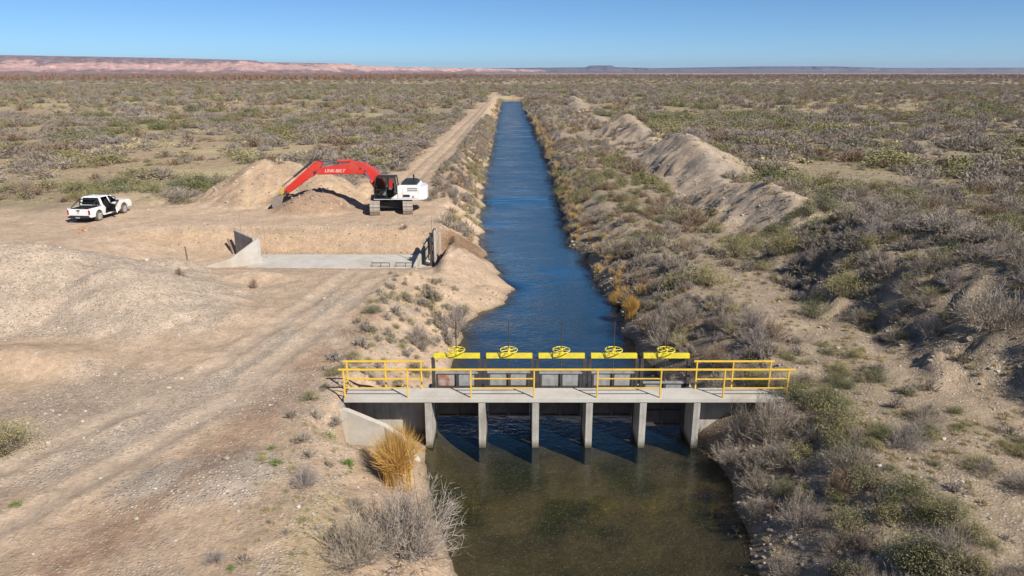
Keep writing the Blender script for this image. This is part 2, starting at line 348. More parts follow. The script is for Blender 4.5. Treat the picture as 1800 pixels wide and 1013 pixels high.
    dd = seg_dist(x, y, ROAD2); h = h - 0.12 * np.exp(-((dd - 0.85) / 0.35) ** 2) * (y > 60)
    # excavator and truck pads
    for (px, py, r0) in ((-10.2, 59.8, 3.6), (-33.0, 56.9, 3.4)):
        k = 1 - sst(r0 * 0.8, r0 * 1.3, np.hypot(x - px, y - py)); h = h * (1 - k * (np.abs(h) < 0.7)) 
    # spit footing for the deck ends
    k = (1 - sst(0.2, 1.3, np.maximum(np.abs(y - 23.7) - 0.7, 0))) * (x < -6.15); h = h * (1 - 0.8 * k) + (-0.06) * 0.8 * k
    k = (1 - sst(0.3, 1.2, np.maximum(np.abs(y - 23.7) - 0.5, 0))) * sst(9.3, 10.0, x) * (1 - sst(11, 13, x)); h = h * (1 - k) + (-0.05) * k
    return h
def hz(x, y): return float(terrain(np.array([x]), np.array([y]))[0])

def soil(x, y, h):
    """real soil colours (albedo) and gravel amount"""
    n = fbm(x * 0.25, y * 0.25, 71, 4); n2 = fbm(x * 0.8, y * 0.8, 72, 4); nf = fbm(x * 0.02, y * 0.02, 73, 4)
    sh = x.shape
    def K(c): return np.broadcast_to(np.array(c, float), sh + (3,)).copy()
    def mixv(a, b, t): return a + (b - a) * t[..., None]
    plain = mixv(K((0.35, 0.27, 0.18)), K((0.28, 0.235, 0.155)), sst(-0.3, 0.4, nf))
    plain = mixv(plain, K((0.44, 0.375, 0.21)), 0.75 * sst(0.05, 0.5, fbm(x * 0.035 + 8, y * 0.035, 74, 4)) * (x < 0))
    col = plain; g = 0.25 + 0.25 * n2
    el, er = edges(y); dl = el - x; dr = x - er
    # works area left: bare tan earth
    wk = (1 - sst(-0.8, 0.8, (y - 64) * 0.25 + n + np.clip((-27 - x) * 0.08, 0, 2))) * (x < 0)
    wk = np.maximum(wk, (1 - sst(2.8, 6.0, seg_dist(x, y, ROAD2) + n * 2 - 4 * (y < 84))) * (x < 0) * 0.85)
    col = mixv(col, K((0.44, 0.33, 0.235)), wk)
    g = g * (1 - wk) + wk * (0.42 + 0.3 * n2)
    col = mixv(col, K((0.50, 0.38, 0.275)), wk * 0.6 * sst(20, 28, y))
    # foreground grey gravelly surface
    fg = sst(0.0, 0.4, n + 0.15) * (y < 36) * (x < -5); g = g + 0.45 * fg * wk
    col = mixv(col, K((0.405, 0.325, 0.25)), fg * wk * 0.7)
    gh = sst(0.05, 0.5, heap_h(x, y, 'gravel')); col = mixv(col, K((0.45, 0.365, 0.285)), gh); g = g + gh * (0.75 + 0.5 * n)
    col = mixv(col, K((0.46, 0.345, 0.245)), sst(0.05, 0.4, heap_h(x, y, 'smooth')))
    g = g * (1 - 0.8 * sst(0.05, 0.4, heap_h(x, y, 'smooth')))
    fn = sst(0.02, 0.12, heap_h(x, y, 'fan')); col = mixv(col, K((0.40, 0.34, 0.275)), fn); g = g + fn * 0.6
    # reddish trampled strips beside the tracks
    rd = np.exp(-((seg_dist(x, y, [(-12, 10), (-9.0, 19), (-7.9, 26.5), (-7.0, 33)]) - 0.0) / 1.0) ** 2) * sst(-0.2, 0.3, n2 + 0.2)
    col = mixv(col, K((0.31, 0.205, 0.14)), rd * 0.8)
    for T in (TRK1, TRK2):
        d = seg_dist(x, y, T); t = np.exp(-(d / 0.75) ** 2); col = mixv(col, K((0.47, 0.38, 0.295)), t * 0.65); g = g * (1 - 0.6 * t)
    wr = np.exp(-((seg_dist(x, y, [(-17.6, 12), (-13.9, 17.2), (-11.5, 22.5), (-10.0, 28.8), (-9.1, 34.5)])) / 0.65) ** 2) * sst(-0.35, 0.1, n2)
    col = mixv(col, K((0.42, 0.36, 0.295)), wr * 0.7); g = g + wr * 0.6
    # spoil heaps and fresh earth
    col = mixv(col, mixv(K((0.44, 0.325, 0.22)), K((0.34, 0.245, 0.165)), sst(-0.1, 0.45, n2 + n * 0.6)), sst(0.05, 0.4, heap_h(x, y, 'spoil')))
    col = mixv(col, K((0.27, 0.175, 0.115)), sst(0.05, 0.35, heap_h(x, y, 'fresh')) * (0.75 + 0.25 * n2))
    # cut face of the trench: layered
    cut = ((y > 50.7) & (y < 53.0) & (x > -31) & (x < -4.5)).astype(float) * (1 - sst(-0.25, 0.0, h))
    lay = sst(0.35, 0.75, vnoise(h * 5.0 + 0.4 * n2, x * 0.12, 75))
    col = mixv(col, mixv(K((0.43, 0.305, 0.20)), K((0.37, 0.275, 0.19)), lay), cut * (0.55 + 0.4 * sst(-0.2, 0.3, n2)))
    # damp plug of earth by the headgate
    pl = np.clip(1 - np.hypot((x + 3.7) / 2.5, (y - 50.2) / 4.2), 0, 1); col = mixv(col, K((0.235, 0.145, 0.085)), sst(0.0, 0.35, pl))
    # pale sandy scar on the near left bank
    sc_ = np.clip(1 - np.hypot((x + 5.0) / 1.1, (y - 15.8) / 2.6), 0, 1); col = mixv(col, K((0.44, 0.345, 0.22)), sst(0.0, 0.45, sc_ + 0.2 * n2))
    # right bank: grey stony, ridge pale
    rb = (x > 6).astype(float) * (dr > 0)
    col = mixv(col, K((0.31, 0.25, 0.18)), rb * (y < 150) * (1 - sst(24, 30, x)))
    g = g + rb * 0.3 * (1 - sst(24, 30, x))
    rg = rb * (1 - sst(3.5, 7.0, np.abs(x - 20.0))) * sst(44, 50, y) * (y < 320)
    col = mixv(col, mixv(K((0.44, 0.345, 0.25)), K((0.33, 0.275, 0.22)), sst(-0.2, 0.35, n + 0.5 * n2)), rg * 0.9); g = g + rg * 0.35
    bench = rb * np.exp(-((seg_dist(x, y, [(17.5, 14), (16.6, 21), (15.5, 26), (12.2, 31), (11.5, 38)])) / 1.3) ** 2)
    col = mixv(col, K((0.35, 0.275, 0.20)), bench * 0.85)
    # wet line at the water
    nearw = np.maximum(dl, dr); wet = np.where(nearw > 0, np.exp(-np.clip(h - WZ, 0, 9) / 0.13), 1.0) * (y < 346)
    col = mixv(col, K((0.15, 0.105, 0.06)), np.clip(wet * 0.85, 0, 1))
    bedc = mixv(K((0.205, 0.170, 0.118)), K((0.08, 0.09, 0.05)), sst(-0.2, 0.4, fbm(x * 0.5, y * 0.5, 76, 4)))
    inside = (dl <= 0) & (dr <= 0) & (y < 345)
    col = np.where(inside[..., None], bedc, col); g = np.where(inside, 0.26, g)
    col = col * np.array([1.03, 0.985, 0.93])
    return col, np.clip(g, 0, 1)

def build_terrain():
    xs = list(np.arange(-15, 15.01, 0.21)) + list(np.arange(15.3, 30, 0.32)); xl = list(-np.arange(15.3, 40, 0.32))
    s = 0.34; a = 30.0
    while a < 9000: xs.append(a); s *= 1.075; a += s
    s = 0.34; a = -40.0
    while a > -9000: xl.append(a); s *= 1.075; a -= s
    X = np.array(sorted(set(xl + xs)))
    ys = [-60, -40, -25, -14, -6, 0, 3.0, 5.0]; a = 6.2
    while a < 14000: ys.append(a); a += max(0.23, (a - 22) * 0.0062)
    Y = np.array(ys)
    gx, gy = np.meshgrid(X, Y); H = terrain(gx, gy)
    far = sst(3000, 7000, np.hypot(gx, gy)); H = H * (1 - far) - 0.5 * far
    col, g = soil(gx, gy, H)
    ny, nx = gx.shape
    P = np.stack([gx, gy, H], -1).reshape(-1, 3)
    # vertex normals of the whole sheet
    dHx = np.gradient(H, X, axis=1); dHy = np.gradient(H, Y, axis=0)
    Nn = np.stack([-dHx, -dHy, np.ones_like(H)], -1).reshape(-1, 3); Nn /= np.linalg.norm(Nn, axis=1)[:, None]
    i = np.arange(ny - 1)[:, None] * nx + np.arange(nx - 1)[None]
    F = np.stack([i, i + 1, i + nx + 1, i + nx], -1).reshape(-1, 4)
    cx = ((gx[:-1, :-1] + gx[1:, 1:]) / 2).ravel(); cy = ((gy[:-1, :-1] + gy[1:, 1:]) / 2).ravel()
    el, er = edges(cy)
    cls = np.zeros(len(F), int); names = ['ground']
    def add(mask, name): names.append(name); cls[mask & (cls == 0)] = len(names) - 1
    add((cx > el - 0.05) & (cx < er + 0.05) & (cy < 346) & (cy > -60), 'canal_bed')
    add((seg_dist(cx, cy, ROAD2) < 2.3) & (cy > 62), 'dirt_road')
    for k in ('gravel', 'smooth', 'fan', 'spoil', 'fresh', 'rear', 'rear2', 'plug'):
        add((heap_h(cx, cy, k) > 0.06) & (cx < el), k)
    info = {'ground': ('ground', None), 'canal_bed': ('canal_bed', None), 'dirt_road': ('dirt_road', None),
      'gravel': ('gravel_mound', 'broad pale gravel mound at the left edge in front of the trench'),
      'smooth': ('earth_mound', 'smooth low tan earth mound at the left edge below the gravel mound'),
      'fan': ('gravel_spread', 'thin pale spread of gravel dumped on the near left ground'),
      'spoil': ('earth_heap', 'tall tan earth heap behind the excavator boom'),
      'fresh': ('earth_heap', 'small darker brown earth heap under the excavator arm'),
      'rear': ('earth_heap', 'low tan earth heap right behind the white pickup truck'),
      'rear2': ('earth_heap', 'low pale earth heap among shrubs left of the tall heap'),
      'plug': ('earth_plug', 'tan earth tongue jutting into the canal beside the concrete headgate')}
    for c, nm in enumerate(names):
        f = F[cls == c]
        if not len(f): continue
        used = np.unique(f); remap = np.zeros(len(P), int); remap[used] = np.arange(len(used))
        me = np_mesh(info[nm][0], P[used], remap[f], [M['ground']], smooth=True)
        a = me.attributes.new('soil', 'FLOAT_COLOR', 'POINT')
        a.data.foreach_set('color', np.concatenate([col.reshape(-1, 3)[used], np.ones((len(used), 1))], 1).astype(np.float32).ravel())
        a = me.attributes.new('gravel', 'FLOAT', 'POINT'); a.data.foreach_set('value', g.ravel()[used].astype(np.float32))
        me.normals_split_custom_set_from_vertices(Nn[used].tolist())
        o = link(info[nm][0], me)
        if info[nm][1]: tag(o, info[nm][1], 'gravel' if nm in ('gravel', 'fan') else 'earth heap')
        else: o['kind'] = 'structure'
build_terrain()

# ------------------------------------------------------------------ water
def water():
    m, nt, b = mat('canal_water'); nt.nodes.remove(b); out = nt.nodes['Material Output']
    tc = N(nt, 'ShaderNodeTexCoord'); mp = N(nt, 'ShaderNodeMapping'); mp.inputs['Scale'].default_value = (1.0, 1.7, 1.0); nt.links.new(tc.outputs['Object'], mp.inputs[0])
    n1 = N(nt, 'ShaderNodeTexNoise', Scale=2.6, Detail=4.0, Roughness=0.6, Distortion=0.6); n2 = N(nt, 'ShaderNodeTexNoise', Scale=0.22, Detail=5.0, Roughness=0.6)
    nt.links.new(mp.outputs[0], n1.inputs[0]); nt.links.new(mp.outputs[0], n2.inputs[0])
    at = N(nt, 'ShaderNodeAttribute', attribute_name='chop')
    mu = N(nt, 'ShaderNodeMath', operation='MULTIPLY'); nt.links.new(n1.outputs[0], mu.inputs[0]); nt.links.new(at.outputs['Fac'], mu.inputs[1])
    r2 = ramp(nt, n2.outputs[0], [(0.38, 0.12), (0.62, 1.25)])
    mv = N(nt, 'ShaderNodeMath', operation='MULTIPLY'); nt.links.new(mu.outputs[0], mv.inputs[0]); nt.links.new(r2, mv.inputs[1])
    bp = N(nt, 'ShaderNodeBump'); bp.inputs['Strength'].default_value = 1.0; bp.inputs['Distance'].default_value = 0.17; nt.links.new(mv.outputs[0], bp.inputs['Height'])
    tr = N(nt, 'ShaderNodeBsdfTransparent'); tr.inputs[0].default_value = (0.52, 0.52, 0.42, 1)
    gl = N(nt, 'ShaderNodeBsdfGlossy'); gl.inputs['Roughness'].default_value = 0.04; gl.inputs[0].default_value = (0.95, 0.97, 1, 1); nt.links.new(bp.outputs[0], gl.inputs['Normal'])
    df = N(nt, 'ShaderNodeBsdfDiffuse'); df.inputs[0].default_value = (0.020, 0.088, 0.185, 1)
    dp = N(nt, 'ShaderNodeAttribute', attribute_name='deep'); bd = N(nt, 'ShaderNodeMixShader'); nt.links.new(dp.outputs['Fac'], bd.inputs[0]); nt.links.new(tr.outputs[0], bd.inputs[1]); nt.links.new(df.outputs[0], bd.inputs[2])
    fr = N(nt, 'ShaderNodeFresnel'); ge = N(nt, 'ShaderNodeNewGeometry')
    e1 = N(nt, 'ShaderNodeMath', operation='MULTIPLY_ADD'); nt.links.new(ge.outputs['Backfacing'], e1.inputs[0]); e1.inputs[1].default_value = -2; e1.inputs[2].default_value = 1
    e2 = N(nt, 'ShaderNodeMath', operation='POWER'); e2.inputs[0].default_value = 1.36; nt.links.new(e1.outputs[0], e2.inputs[1]); nt.links.new(e2.outputs[0], fr.inputs['IOR']); nt.links.new(bp.outputs[0], fr.inputs['Normal'])
    mx = N(nt, 'ShaderNodeMixShader'); nt.links.new(fr.outputs[0], mx.inputs[0]); nt.links.new(bd.outputs[0], mx.inputs[1]); nt.links.new(gl.outputs[0], mx.inputs[2])
    nt.links.new(mx.outputs[0], out.inputs[0])
    ys = [-60, -20, 0]; a = 5.0
    while a < 352: ys.append(a); a += max(0.3, a * 0.006)
    ys = np.array(ys); el, er = edges(ys); K = 24
    t = np.linspace(-0.06, 1.06, K)
    X = el[:, None] + (er - el)[:, None] * t[None] ; Y = np.repeat(ys[:, None], K, 1)
    # low step in the flow (riffle) across the canal
    Yr = 77.5 + 0.5 * np.sin(X * 0.9)
    Z = WZ + 0.05 * sst(-0.6, 0.0, Y - Yr) + 0.02 * np.exp(-((Y - Yr + 1.0) / 0.4) ** 2)
    Z = Z - 0.05 * sst(0.0, 60.0, Y - Yr)
    P = np.stack([X, Y, Z], -1).reshape(-1, 3)
    i = np.arange(len(ys) - 1)[:, None] * K + np.arange(K - 1)[None]
    F = np.stack([i, i + 1, i + K + 1, i + K], -1).reshape(-1, 4)
    me = np_mesh('water', P, F, [m], smooth=True)
    ch = np.interp(Y, [10, 20, 24, 30, 45, 60, 120, 330], [0.03, 0.06, 0.25, 0.5, 0.9, 1.5, 2.4, 3.4])
    cx = (X - el[:, None]) / (er - el)[:, None]
    ch = ch * np.where((Y > 28) & (Y < 46), np.clip(0.15 + cx * 2.2, 0.1, 1), 1)
    a = me.attributes.new('chop', 'FLOAT', 'POINT'); a.data.foreach_set('value', ch.astype(np.float32).ravel())
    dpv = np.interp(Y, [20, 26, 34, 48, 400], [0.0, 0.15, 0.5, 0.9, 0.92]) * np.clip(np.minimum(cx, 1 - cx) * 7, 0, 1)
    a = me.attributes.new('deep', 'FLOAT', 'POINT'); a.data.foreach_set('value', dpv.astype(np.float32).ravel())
    o = link('canal_water', me); o['kind'] = 'structure'
water()

# ------------------------------------------------------------------ mesas on the horizon
def mesa_material(name, cap, band, talus, lo, hi, sc_):
    m, nt, b = mat(name)
    tc = N(nt, 'ShaderNodeTexCoord'); sx = N(nt, 'ShaderNodeSeparateXYZ'); nt.links.new(tc.outputs['Object'], sx.inputs[0])
    n1 = N(nt, 'ShaderNodeTexNoise', Scale=sc_, Detail=10.0, Roughness=0.72); nt.links.new(tc.outputs['Object'], n1.inputs[0])
    mp = N(nt, 'ShaderNodeMapping'); mp.inputs['Scale'].default_value = (1, 1, 9); nt.links.new(tc.outputs['Object'], mp.inputs[0])
    n2 = N(nt, 'ShaderNodeTexNoise', Scale=sc_ * 2.2, Detail=8.0, Roughness=0.7); nt.links.new(mp.outputs[0], n2.inputs[0])
    mr = N(nt, 'ShaderNodeMapRange'); mr.inputs['From Min'].default_value = lo; mr.inputs['From Max'].default_value = hi; nt.links.new(sx.outputs[2], mr.inputs[0])
    ad = N(nt, 'ShaderNodeMath', operation='MULTIPLY_ADD'); nt.links.new(n1.outputs[0], ad.inputs[0]); ad.inputs[1].default_value = 1.3; nt.links.new(mr.outputs[0], ad.inputs[2])
    h = N(nt, 'ShaderNodeMath', operation='SUBTRACT'); nt.links.new(ad.outputs[0], h.inputs[0]); h.inputs[1].default_value = 0.65
    c = ramp(nt, h.outputs[0], [(0.0, talus), (0.16, talus), (0.24, band), (0.50, band), (0.62, cap), (1.0, cap)])
    c = mixc(nt, 1.0, c, ramp(nt, n2.outputs[0], [(0.3, 0.5), (0.7, 1.4)]), 'MULTIPLY')
    nt.links.new(c, b.inputs['Base Color']); b.inputs['Roughness'].default_value = 1; b.inputs['Specular IOR Level'].default_value = 0.05
    return m
def mesa(name, prof, m, seed, depth, talus, gul, n=900):
    """prof: (pixel column, pixel row of the crest, distance)"""
    pr = np.array(prof, float); px = np.linspace(pr[0, 0], pr[-1, 0], n)
    py = np.interp(px, pr[:, 0], pr[:, 1]); D = np.interp(px, pr[:, 0], pr[:, 2])
    cx = []; top = []
    for a, c, d in zip(px, py, D):
        r = ray(a, c); t = d / r[1]; cx.append(r[0] * t); top.append(CZ + r[2] * t)
    cx = np.array(cx); top = np.array(top); K = 26; t = np.linspace(0, 1, K)
    g1 = fbm(cx / gul, D / gul, seed, 5); g2 = fbm(cx / (gul * 0.3), D / (gul * 0.3), seed + 3, 4)
    rows = []
    for k in range(K):
        tt = t[k]
        # talus, cliff and plateau profile
        z = np.interp(tt, [0, 0.25, 0.5, 0.62, 0.74, 0.8, 1.0], [-0.02, 0.12, 0.34, 0.60, 0.93, 1.0, 1.02])
        push = (g1 * 0.9 + g2 * 0.5) * talus * math.sin(PI * min(1, tt / 0.8)) * 0.55
        yy = D + depth * np.interp(tt, [0, 0.8, 1.0], [-1, 0, 3.0]) + push + fbm(cx / (gul * 0.12), cx * 0 + tt * 9, seed + 9, 3) * talus * 0.12
        zz = top * z * (1 + 0.10 * fbm(cx / (gul * 0.25), cx * 0 + tt * 5, seed + 5, 3) * (0.1 < tt < 0.74))
        rows.append(np.stack([cx * (yy / D), yy, zz - 0.8 * (tt == 0)], -1))
    P = np.array(rows).reshape(-1, 3); i = np.arange(K - 1)[:, None] * n + np.arange(n - 1)[None]
    F = np.stack([i, i + 1, i + n + 1, i + n], -1).reshape(-1, 4)
    o = link(name, np_mesh(name, P, F, [m], smooth=False)); o['kind'] = 'structure'
    return o
mesa('pink_mesa', [(-500, 93, 3600), (0, 97, 3900), (150, 99.5, 4100), (330, 103, 4300), (450, 106.5, 4500), (458, 109.5, 4550), (560, 111, 4800), (618, 112.5, 5000), (624, 115.5, 5000), (700, 118, 5600), (800, 119.5, 6200), (960, 123, 7000)],
     mesa_material('pink_mesa_rock', (0.20, 0.145, 0.15), (0.47, 0.295, 0.245), (0.22, 0.155, 0.16), 0, 105, 0.009), 101, 420, 260, 420)
mesa('far_ridge', [(500, 124, 11500), (820, 120.5, 11500), (1030, 118.5, 11800), (1036, 115.5, 11800), (1075, 115.3, 11800), (1082, 118.2, 11800), (1150, 120, 11800), (1240, 118.5, 11800), (1330, 117, 11500), (1460, 116.8, 11500), (1560, 119.5, 11500), (1650, 119.5, 11500), (1800, 119, 11000), (2300, 117, 10500)],
     mesa_material('far_ridge_rock', (0.10, 0.085, 0.10), (0.16, 0.125, 0.125), (0.12, 0.09, 0.095), 0, 105, 0.003), 131, 900, 600, 900, n=700)

# ------------------------------------------------------------------ sluice bridge
def px_x(px, y=23.25, z=0.0):
    d = ray(px, 700); zc = y * math.cos(PITCH) + (CZ - z) * math.sin(PITCH); return (px - 900) / FPX * zc
DY0, DY1 = 23.25, 24.15          # front and back of the deck
DX0, DX1 = -6.05, 10.2
SP = 1.94; PX = [-3.03 + SP * i for i in range(6)]    # pier centres
bridge = empty('sluice_bridge', (0, 0, 0), 0, 'grey concrete sluice bridge on six piers across the canal', 'bridge')
MB().box(((DX0 + DX1) / 2, (DY0 + DY1) / 2, -0.085), (DX1 - DX0, DY1 - DY0, 0.17)).build('deck_slab', M['concrete_pale'], bridge, 0.015)
for x in PX:
    MB().prism([(DY0 + 0.03, -2.85), (DY0 + 0.03, -0.174), (DY1 + 0.75, -0.174), (DY1 + 0.75, -2.85)], x - 0.125, x + 0.125, 'x').build('pier', M['concrete'], bridge, 0.012)
MB().box((DX0 - 0.16, (DY0 + DY1) / 2 + 0.1, -1.2), (0.3, 1.5, 2.05)).build('abutment', M['concrete'], bridge, 0.01)
MB().box((DX1 - 0.3, (DY0 + DY1) / 2 + 0.1, -1.3), (0.5, 1.3, 2.22)).build('abutment', M['concrete'], bridge, 0.01)
for (a, c) in ((DX0 + 0.0, PX[0] - 0.13), (PX[5] + 0.13, DX1 - 0.56)):      # blind bays at both ends
    MB().box(((a + c) / 2, DY1 + 0.25, -1.33), (c - a, 0.2, 2.3)).build('blind_wall', M['concrete'], bridge, 0.01)
def wall_poly(name, pts_top, zb, th, m, parent, side=1):
    """upright wall along a polyline of (x,y,ztop); zb = bottom; th thickness towards +side"""
    mb = MB(); n = len(pts_top)
    dirs = []
    for i in range(n):
        a = pts_top[max(0, i - 1)]; c = pts_top[min(n - 1, i + 1)]; d = Vector((c[0] - a[0], c[1] - a[1], 0)).normalized(); dirs.append(Vector((-d.y, d.x, 0)) * side)
    P = []
    for (x, y, z), nrm in zip(pts_top, dirs):
        zbb = zb if not callable(zb) else zb(x, y)
        q = Vector((x, y, 0)) + nrm * th
        P += [(x, y, zbb), (x, y, z), (q.x, q.y, z), (q.x, q.y, zbb)]
    f = [(0, 1, 2, 3), tuple(4 * (n - 1) + k for k in (3, 2, 1, 0))]
    for i in range(n - 1):
        for k in range(4): f.append((4 * i + k, 4 * i + (k + 1) % 4, 4 * (i + 1) + (k + 1) % 4, 4 * (i + 1) + k))
    mb.poly(P, f); return mb.build(name, m, parent, 0.012)
wall_poly('wing_wall', [(-6.35, 23.02, -0.30), (-5.9, 23.0, -0.36), (-4.55, 22.78, -0.86), (-4.0, 22.5, -1.12), (-3.35, 21.9, -1.75)], -2.6, 0.22, M['concrete_pale'], bridge)
wall_poly('wing_wall', [(8.35, 21.9, -1.9), (9.0, 22.6, -1.2), (9.85, 23.0, -0.45)], -2.6, 0.22, M['concrete'], bridge)

def railing(name, y, posts, top, infill, x0, x1, label):
    r = empty(name, (x0, y, 0), 0, label, 'railing')
    for x in posts: MB().bar((x - x0, 0, 0.002), (x - x0, 0, top), 0.055, 0.055).build('post', M['yellow'], r, 0.006)
    MB().bar((0, 0, top + 0.03), (x1 - x0, 0, top + 0.03), 0.065, 0.06).build('top_rail', M['yellow'], r, 0.008)
    for (a, c) in infill:
        for z in (0.38, 0.74): MB().bar((a - x0 + 0.03, 0, z), (c - x0 - 0.03, 0, z), 0.04, 0.04).build('mid_rail', M['yellow'], r, 0.005)
    return r
FP = [-6.0 + 2.263 * i for i in range(8)]
railing('handrail', DY0 + 0.07, FP, 1.06, [(FP[0], FP[1]), (FP[2], FP[3]), (FP[4], FP[5]), (FP[6], FP[7])], -6.18, 10.05, 'long yellow steel handrail along the near edge of the bridge deck')
railing('handrail', DY1 - 0.07, [-6.05, -4.65, -3.33], 1.06, [(-6.05, -4.65), (-4.65, -3.33)], -6.2, -3.22, 'short yellow handrail at the left end of the far deck edge')
railing('handrail', DY1 - 0.07, [6.77, 8.10, 9.47], 1.06, [(6.77, 8.10), (8.10, 9.47)], 6.65, 9.6, 'short yellow handrail at the right end of the far deck edge')

def gate(i, lift, rusty):
    xm = (PX[i] + PX[i + 1]) / 2; y = DY1 + 0.33; W = 1.66
    words = ['leftmost sluice gate, its steel leaf rusty red, with yellow wheel', 'second sluice gate from the left with yellow beam and wheel', 'middle one of the five sluice gates with yellow beam and wheel', 'fourth sluice gate from the left with yellow beam and wheel', 'rightmost sluice gate, lowered below the others, with yellow wheel']
    g = empty('sluice_gate', (xm, y, -0.15), 0, words[i], 'sluice gate', 'hand-wheel sluice gates in a row behind the deck')
    z0 = 0.15
    for s in (-1, 1):
        MB().box((s * (W / 2 + 0.04), 0, z0 - 0.65), (0.12, 0.15, 3.4)).build('guide_post', M['darksteel'], g)
    b1 = MB().box((-0.59, 0, 1.15 + z0), (0.5, 0.14, 0.18)).build('beam', M['lemon'], g, 0.008)
    b2 = MB().box((0.28, 0, 1.15 + z0), (1.18, 0.14, 0.18)).build('beam', M['lemon'], g, 0.008)
    MB().tube((0, 0, 1.24 + z0), (0, 0, 1.33 + z0), 0.07, 10).build('pedestal', M['lemon'], g)
    wh = empty('hand_wheel', (0, 0, 1.38 + z0)); wh.parent = g
    MB().ring((0, 0, 0), 0.315, 0.020, 30, 7).build('rim', M['lemon'], wh, smooth=True)
    MB().tube((0, 0, -0.05), (0, 0, 0.06), 0.06, 12).build('hub', M['lemon'], wh)
    a0 = i * 0.4
    for k in range(6):
        t = a0 + k * PI / 3; MB().tube((0.04 * math.cos(t), 0.04 * math.sin(t), 0), (0.31 * math.cos(t), 0.31 * math.sin(t), 0), 0.013, 6).build('spoke', M['lemon'], wh)
    zt = 0.52 + z0 + lift
    MB().tube((0, 0, zt - 0.1), (0, 0, zt + 1.95), 0.02, 8).build('stem', M['darksteel'], g)
    leaf = empty('gate_leaf', (0, -0.02, zt)); leaf.parent = g
    MB().box((0, 0.03, -0.92), (W - 0.1, 0.02, 1.76)).build('plate', M['darksteel'], leaf)  # plate coloured dark to stand in for the deck's shade on the leaf
    fr = MB()
    fr.box((0, -0.01, -0.03), (W - 0.06, 0.1, 0.06)); 
    fr.build('top_flange', M['steel'], leaf)
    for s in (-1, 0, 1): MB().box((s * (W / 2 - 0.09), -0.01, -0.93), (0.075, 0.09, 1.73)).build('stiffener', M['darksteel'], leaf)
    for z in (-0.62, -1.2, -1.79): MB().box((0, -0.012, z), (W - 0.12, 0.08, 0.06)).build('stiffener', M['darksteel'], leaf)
    for s in (-1, 1):
        mm = M['rust'] if rusty and s < 0 else M['steel']
        MB().box((s * (W / 4 - 0.03), 0.012, -0.325), (W / 2 - 0.2, 0.012, 0.5)).build('panel', mm, leaf)
    return g
for i in range(5): gate(i, [0.0, 0.02, 0.0, 0.01, -0.40][i], i == 0)

# ------------------------------------------------------------------ concrete offtake by the trench
off = empty('concrete_offtake', (-12, 49, -1.7), 0, 'unfinished pale concrete channel with angled walls in the trench', 'channel')
def loc(mesh_o): mesh_o.location = (12, -49, 1.7); return mesh_o
loc(MB().box((-11.9, 49.05, -1.72), (12.8, 3.6, 0.14)).build('floor_slab', M['concrete_pale'], off, 0.01))
loc(wall_poly('side_wall', [(-20.25, 51.2, 0.12), (-17.95, 48.55, 0.10)], -1.9, 0.2, M['concrete'], off, side=-1))
loc(wall_poly('wing_wall', [(-17.7, 48.75, 0.09), (-17.78, 48.28, 0.06), (-19.5, 47.7, -1.15), (-21.2, 47.3, -1.64)], -2.0, 0.2, M['concrete_pale'], off, side=-1))
loc(wall_poly('side_wall', [(-6.75, 46.9, -1.45), (-5.95, 50.3, 0.15)], -1.9, 0.2, M['concrete'], off, side=-1))
loc(MB().box((-5.25, 47.3, -0.55), (0.13, 0.4, 2.9)).build('headgate_pier', M['concrete_pale'], off, 0.01))
loc(MB().box((-5.25, 50.5, -0.95), (0.13, 0.4, 2.0)).build('headgate_pier', M['concrete_pale'], off, 0.01))
hg = empty('steel_headgate', (-5.55, 48.6, -1.7), 0, 'dark steel gate frame standing at the canal end of the channel', 'sluice gate')
for k, (yy, zz) in enumerate(((-1.25, 2.35), (-0.55, 2.3), (0.35, 2.3), (1.2, 2.25))):
    MB().box((0.0, yy, zz / 2 - 0.1), (0.15, 0.15, zz + 0.2)).build('upright', M['darksteel'], hg)
for z in (0.35, 1.0, 1.65, 2.15): MB().box((0.08, 0, z), (0.05, 2.5, 0.09)).build('crossbar', M['darksteel'], hg)
for s in (-0.82, 0.78): MB().box((0.03, s, 1.5), (0.03, 0.72, 1.25)).build('leaf', M['steel'], hg)
MB().tube((0.05, -0.9, 2.1), (0.05, -0.9, 3.5), 0.028, 6).build('stem', M['rust'], hg)
MB().tube((0.28, -1.3, 2.4), (0.28, -1.3, 3.2), 0.022, 6).build('stem', M['silver'], hg)
for k, (x, yy, wd, tx) in enumerate(((-9.05, 47.4, 1.25, 'left'), (-7.35, 47.4, 1.35, 'right'))):
    fr = empty('steel_barrier', (x, yy, -1.72), 0, 'small dark steel barrier standing on the channel floor, %s one of two' % tx, 'barrier', 'steel barriers on the channel floor')
    MB().box((0, 0, 0.34), (wd, 0.05, 0.04)).build('top_bar', M['darksteel'], fr)
    MB().box((0, 0, 0.05), (wd, 0.05, 0.04)).build('bottom_bar', M['darksteel'], fr)
    for s in (-1, 0, 1): MB().box((s * (wd / 2 - 0.02), 0, 0.19), (0.04, 0.045, 0.26)).build('upright', M['darksteel'], fr)
def stake(name, x, y, z, h, r, m, label, lean=(0, 0)):
    o = MB().tube((0, 0, -0.25), (lean[0] * 0.5, lean[1] * 0.5, h * 0.5), r, 7).tube((lean[0] * 0.5, lean[1] * 0.5, h * 0.5 - 0.01), (lean[0], lean[1], h), r, 7, r * 0.8).build(name, m)
    o.location = (x, y, z); return tag(o, label, 'stake')
p = u(331, 466, -1.3); stake('wooden_stake', p[0], p[1], hz(*p), 1.45, 0.06, M['wood'], 'short dark wooden stake standing left of the angled concrete wall', (-0.05, 0))
stake('marker_rod', -20.2, 51.9, hz(-20.2, 51.9), 2.0, 0.017, M['rust'], 'thin bare rod standing behind the left corner of the angled wall', (0.03, 0))
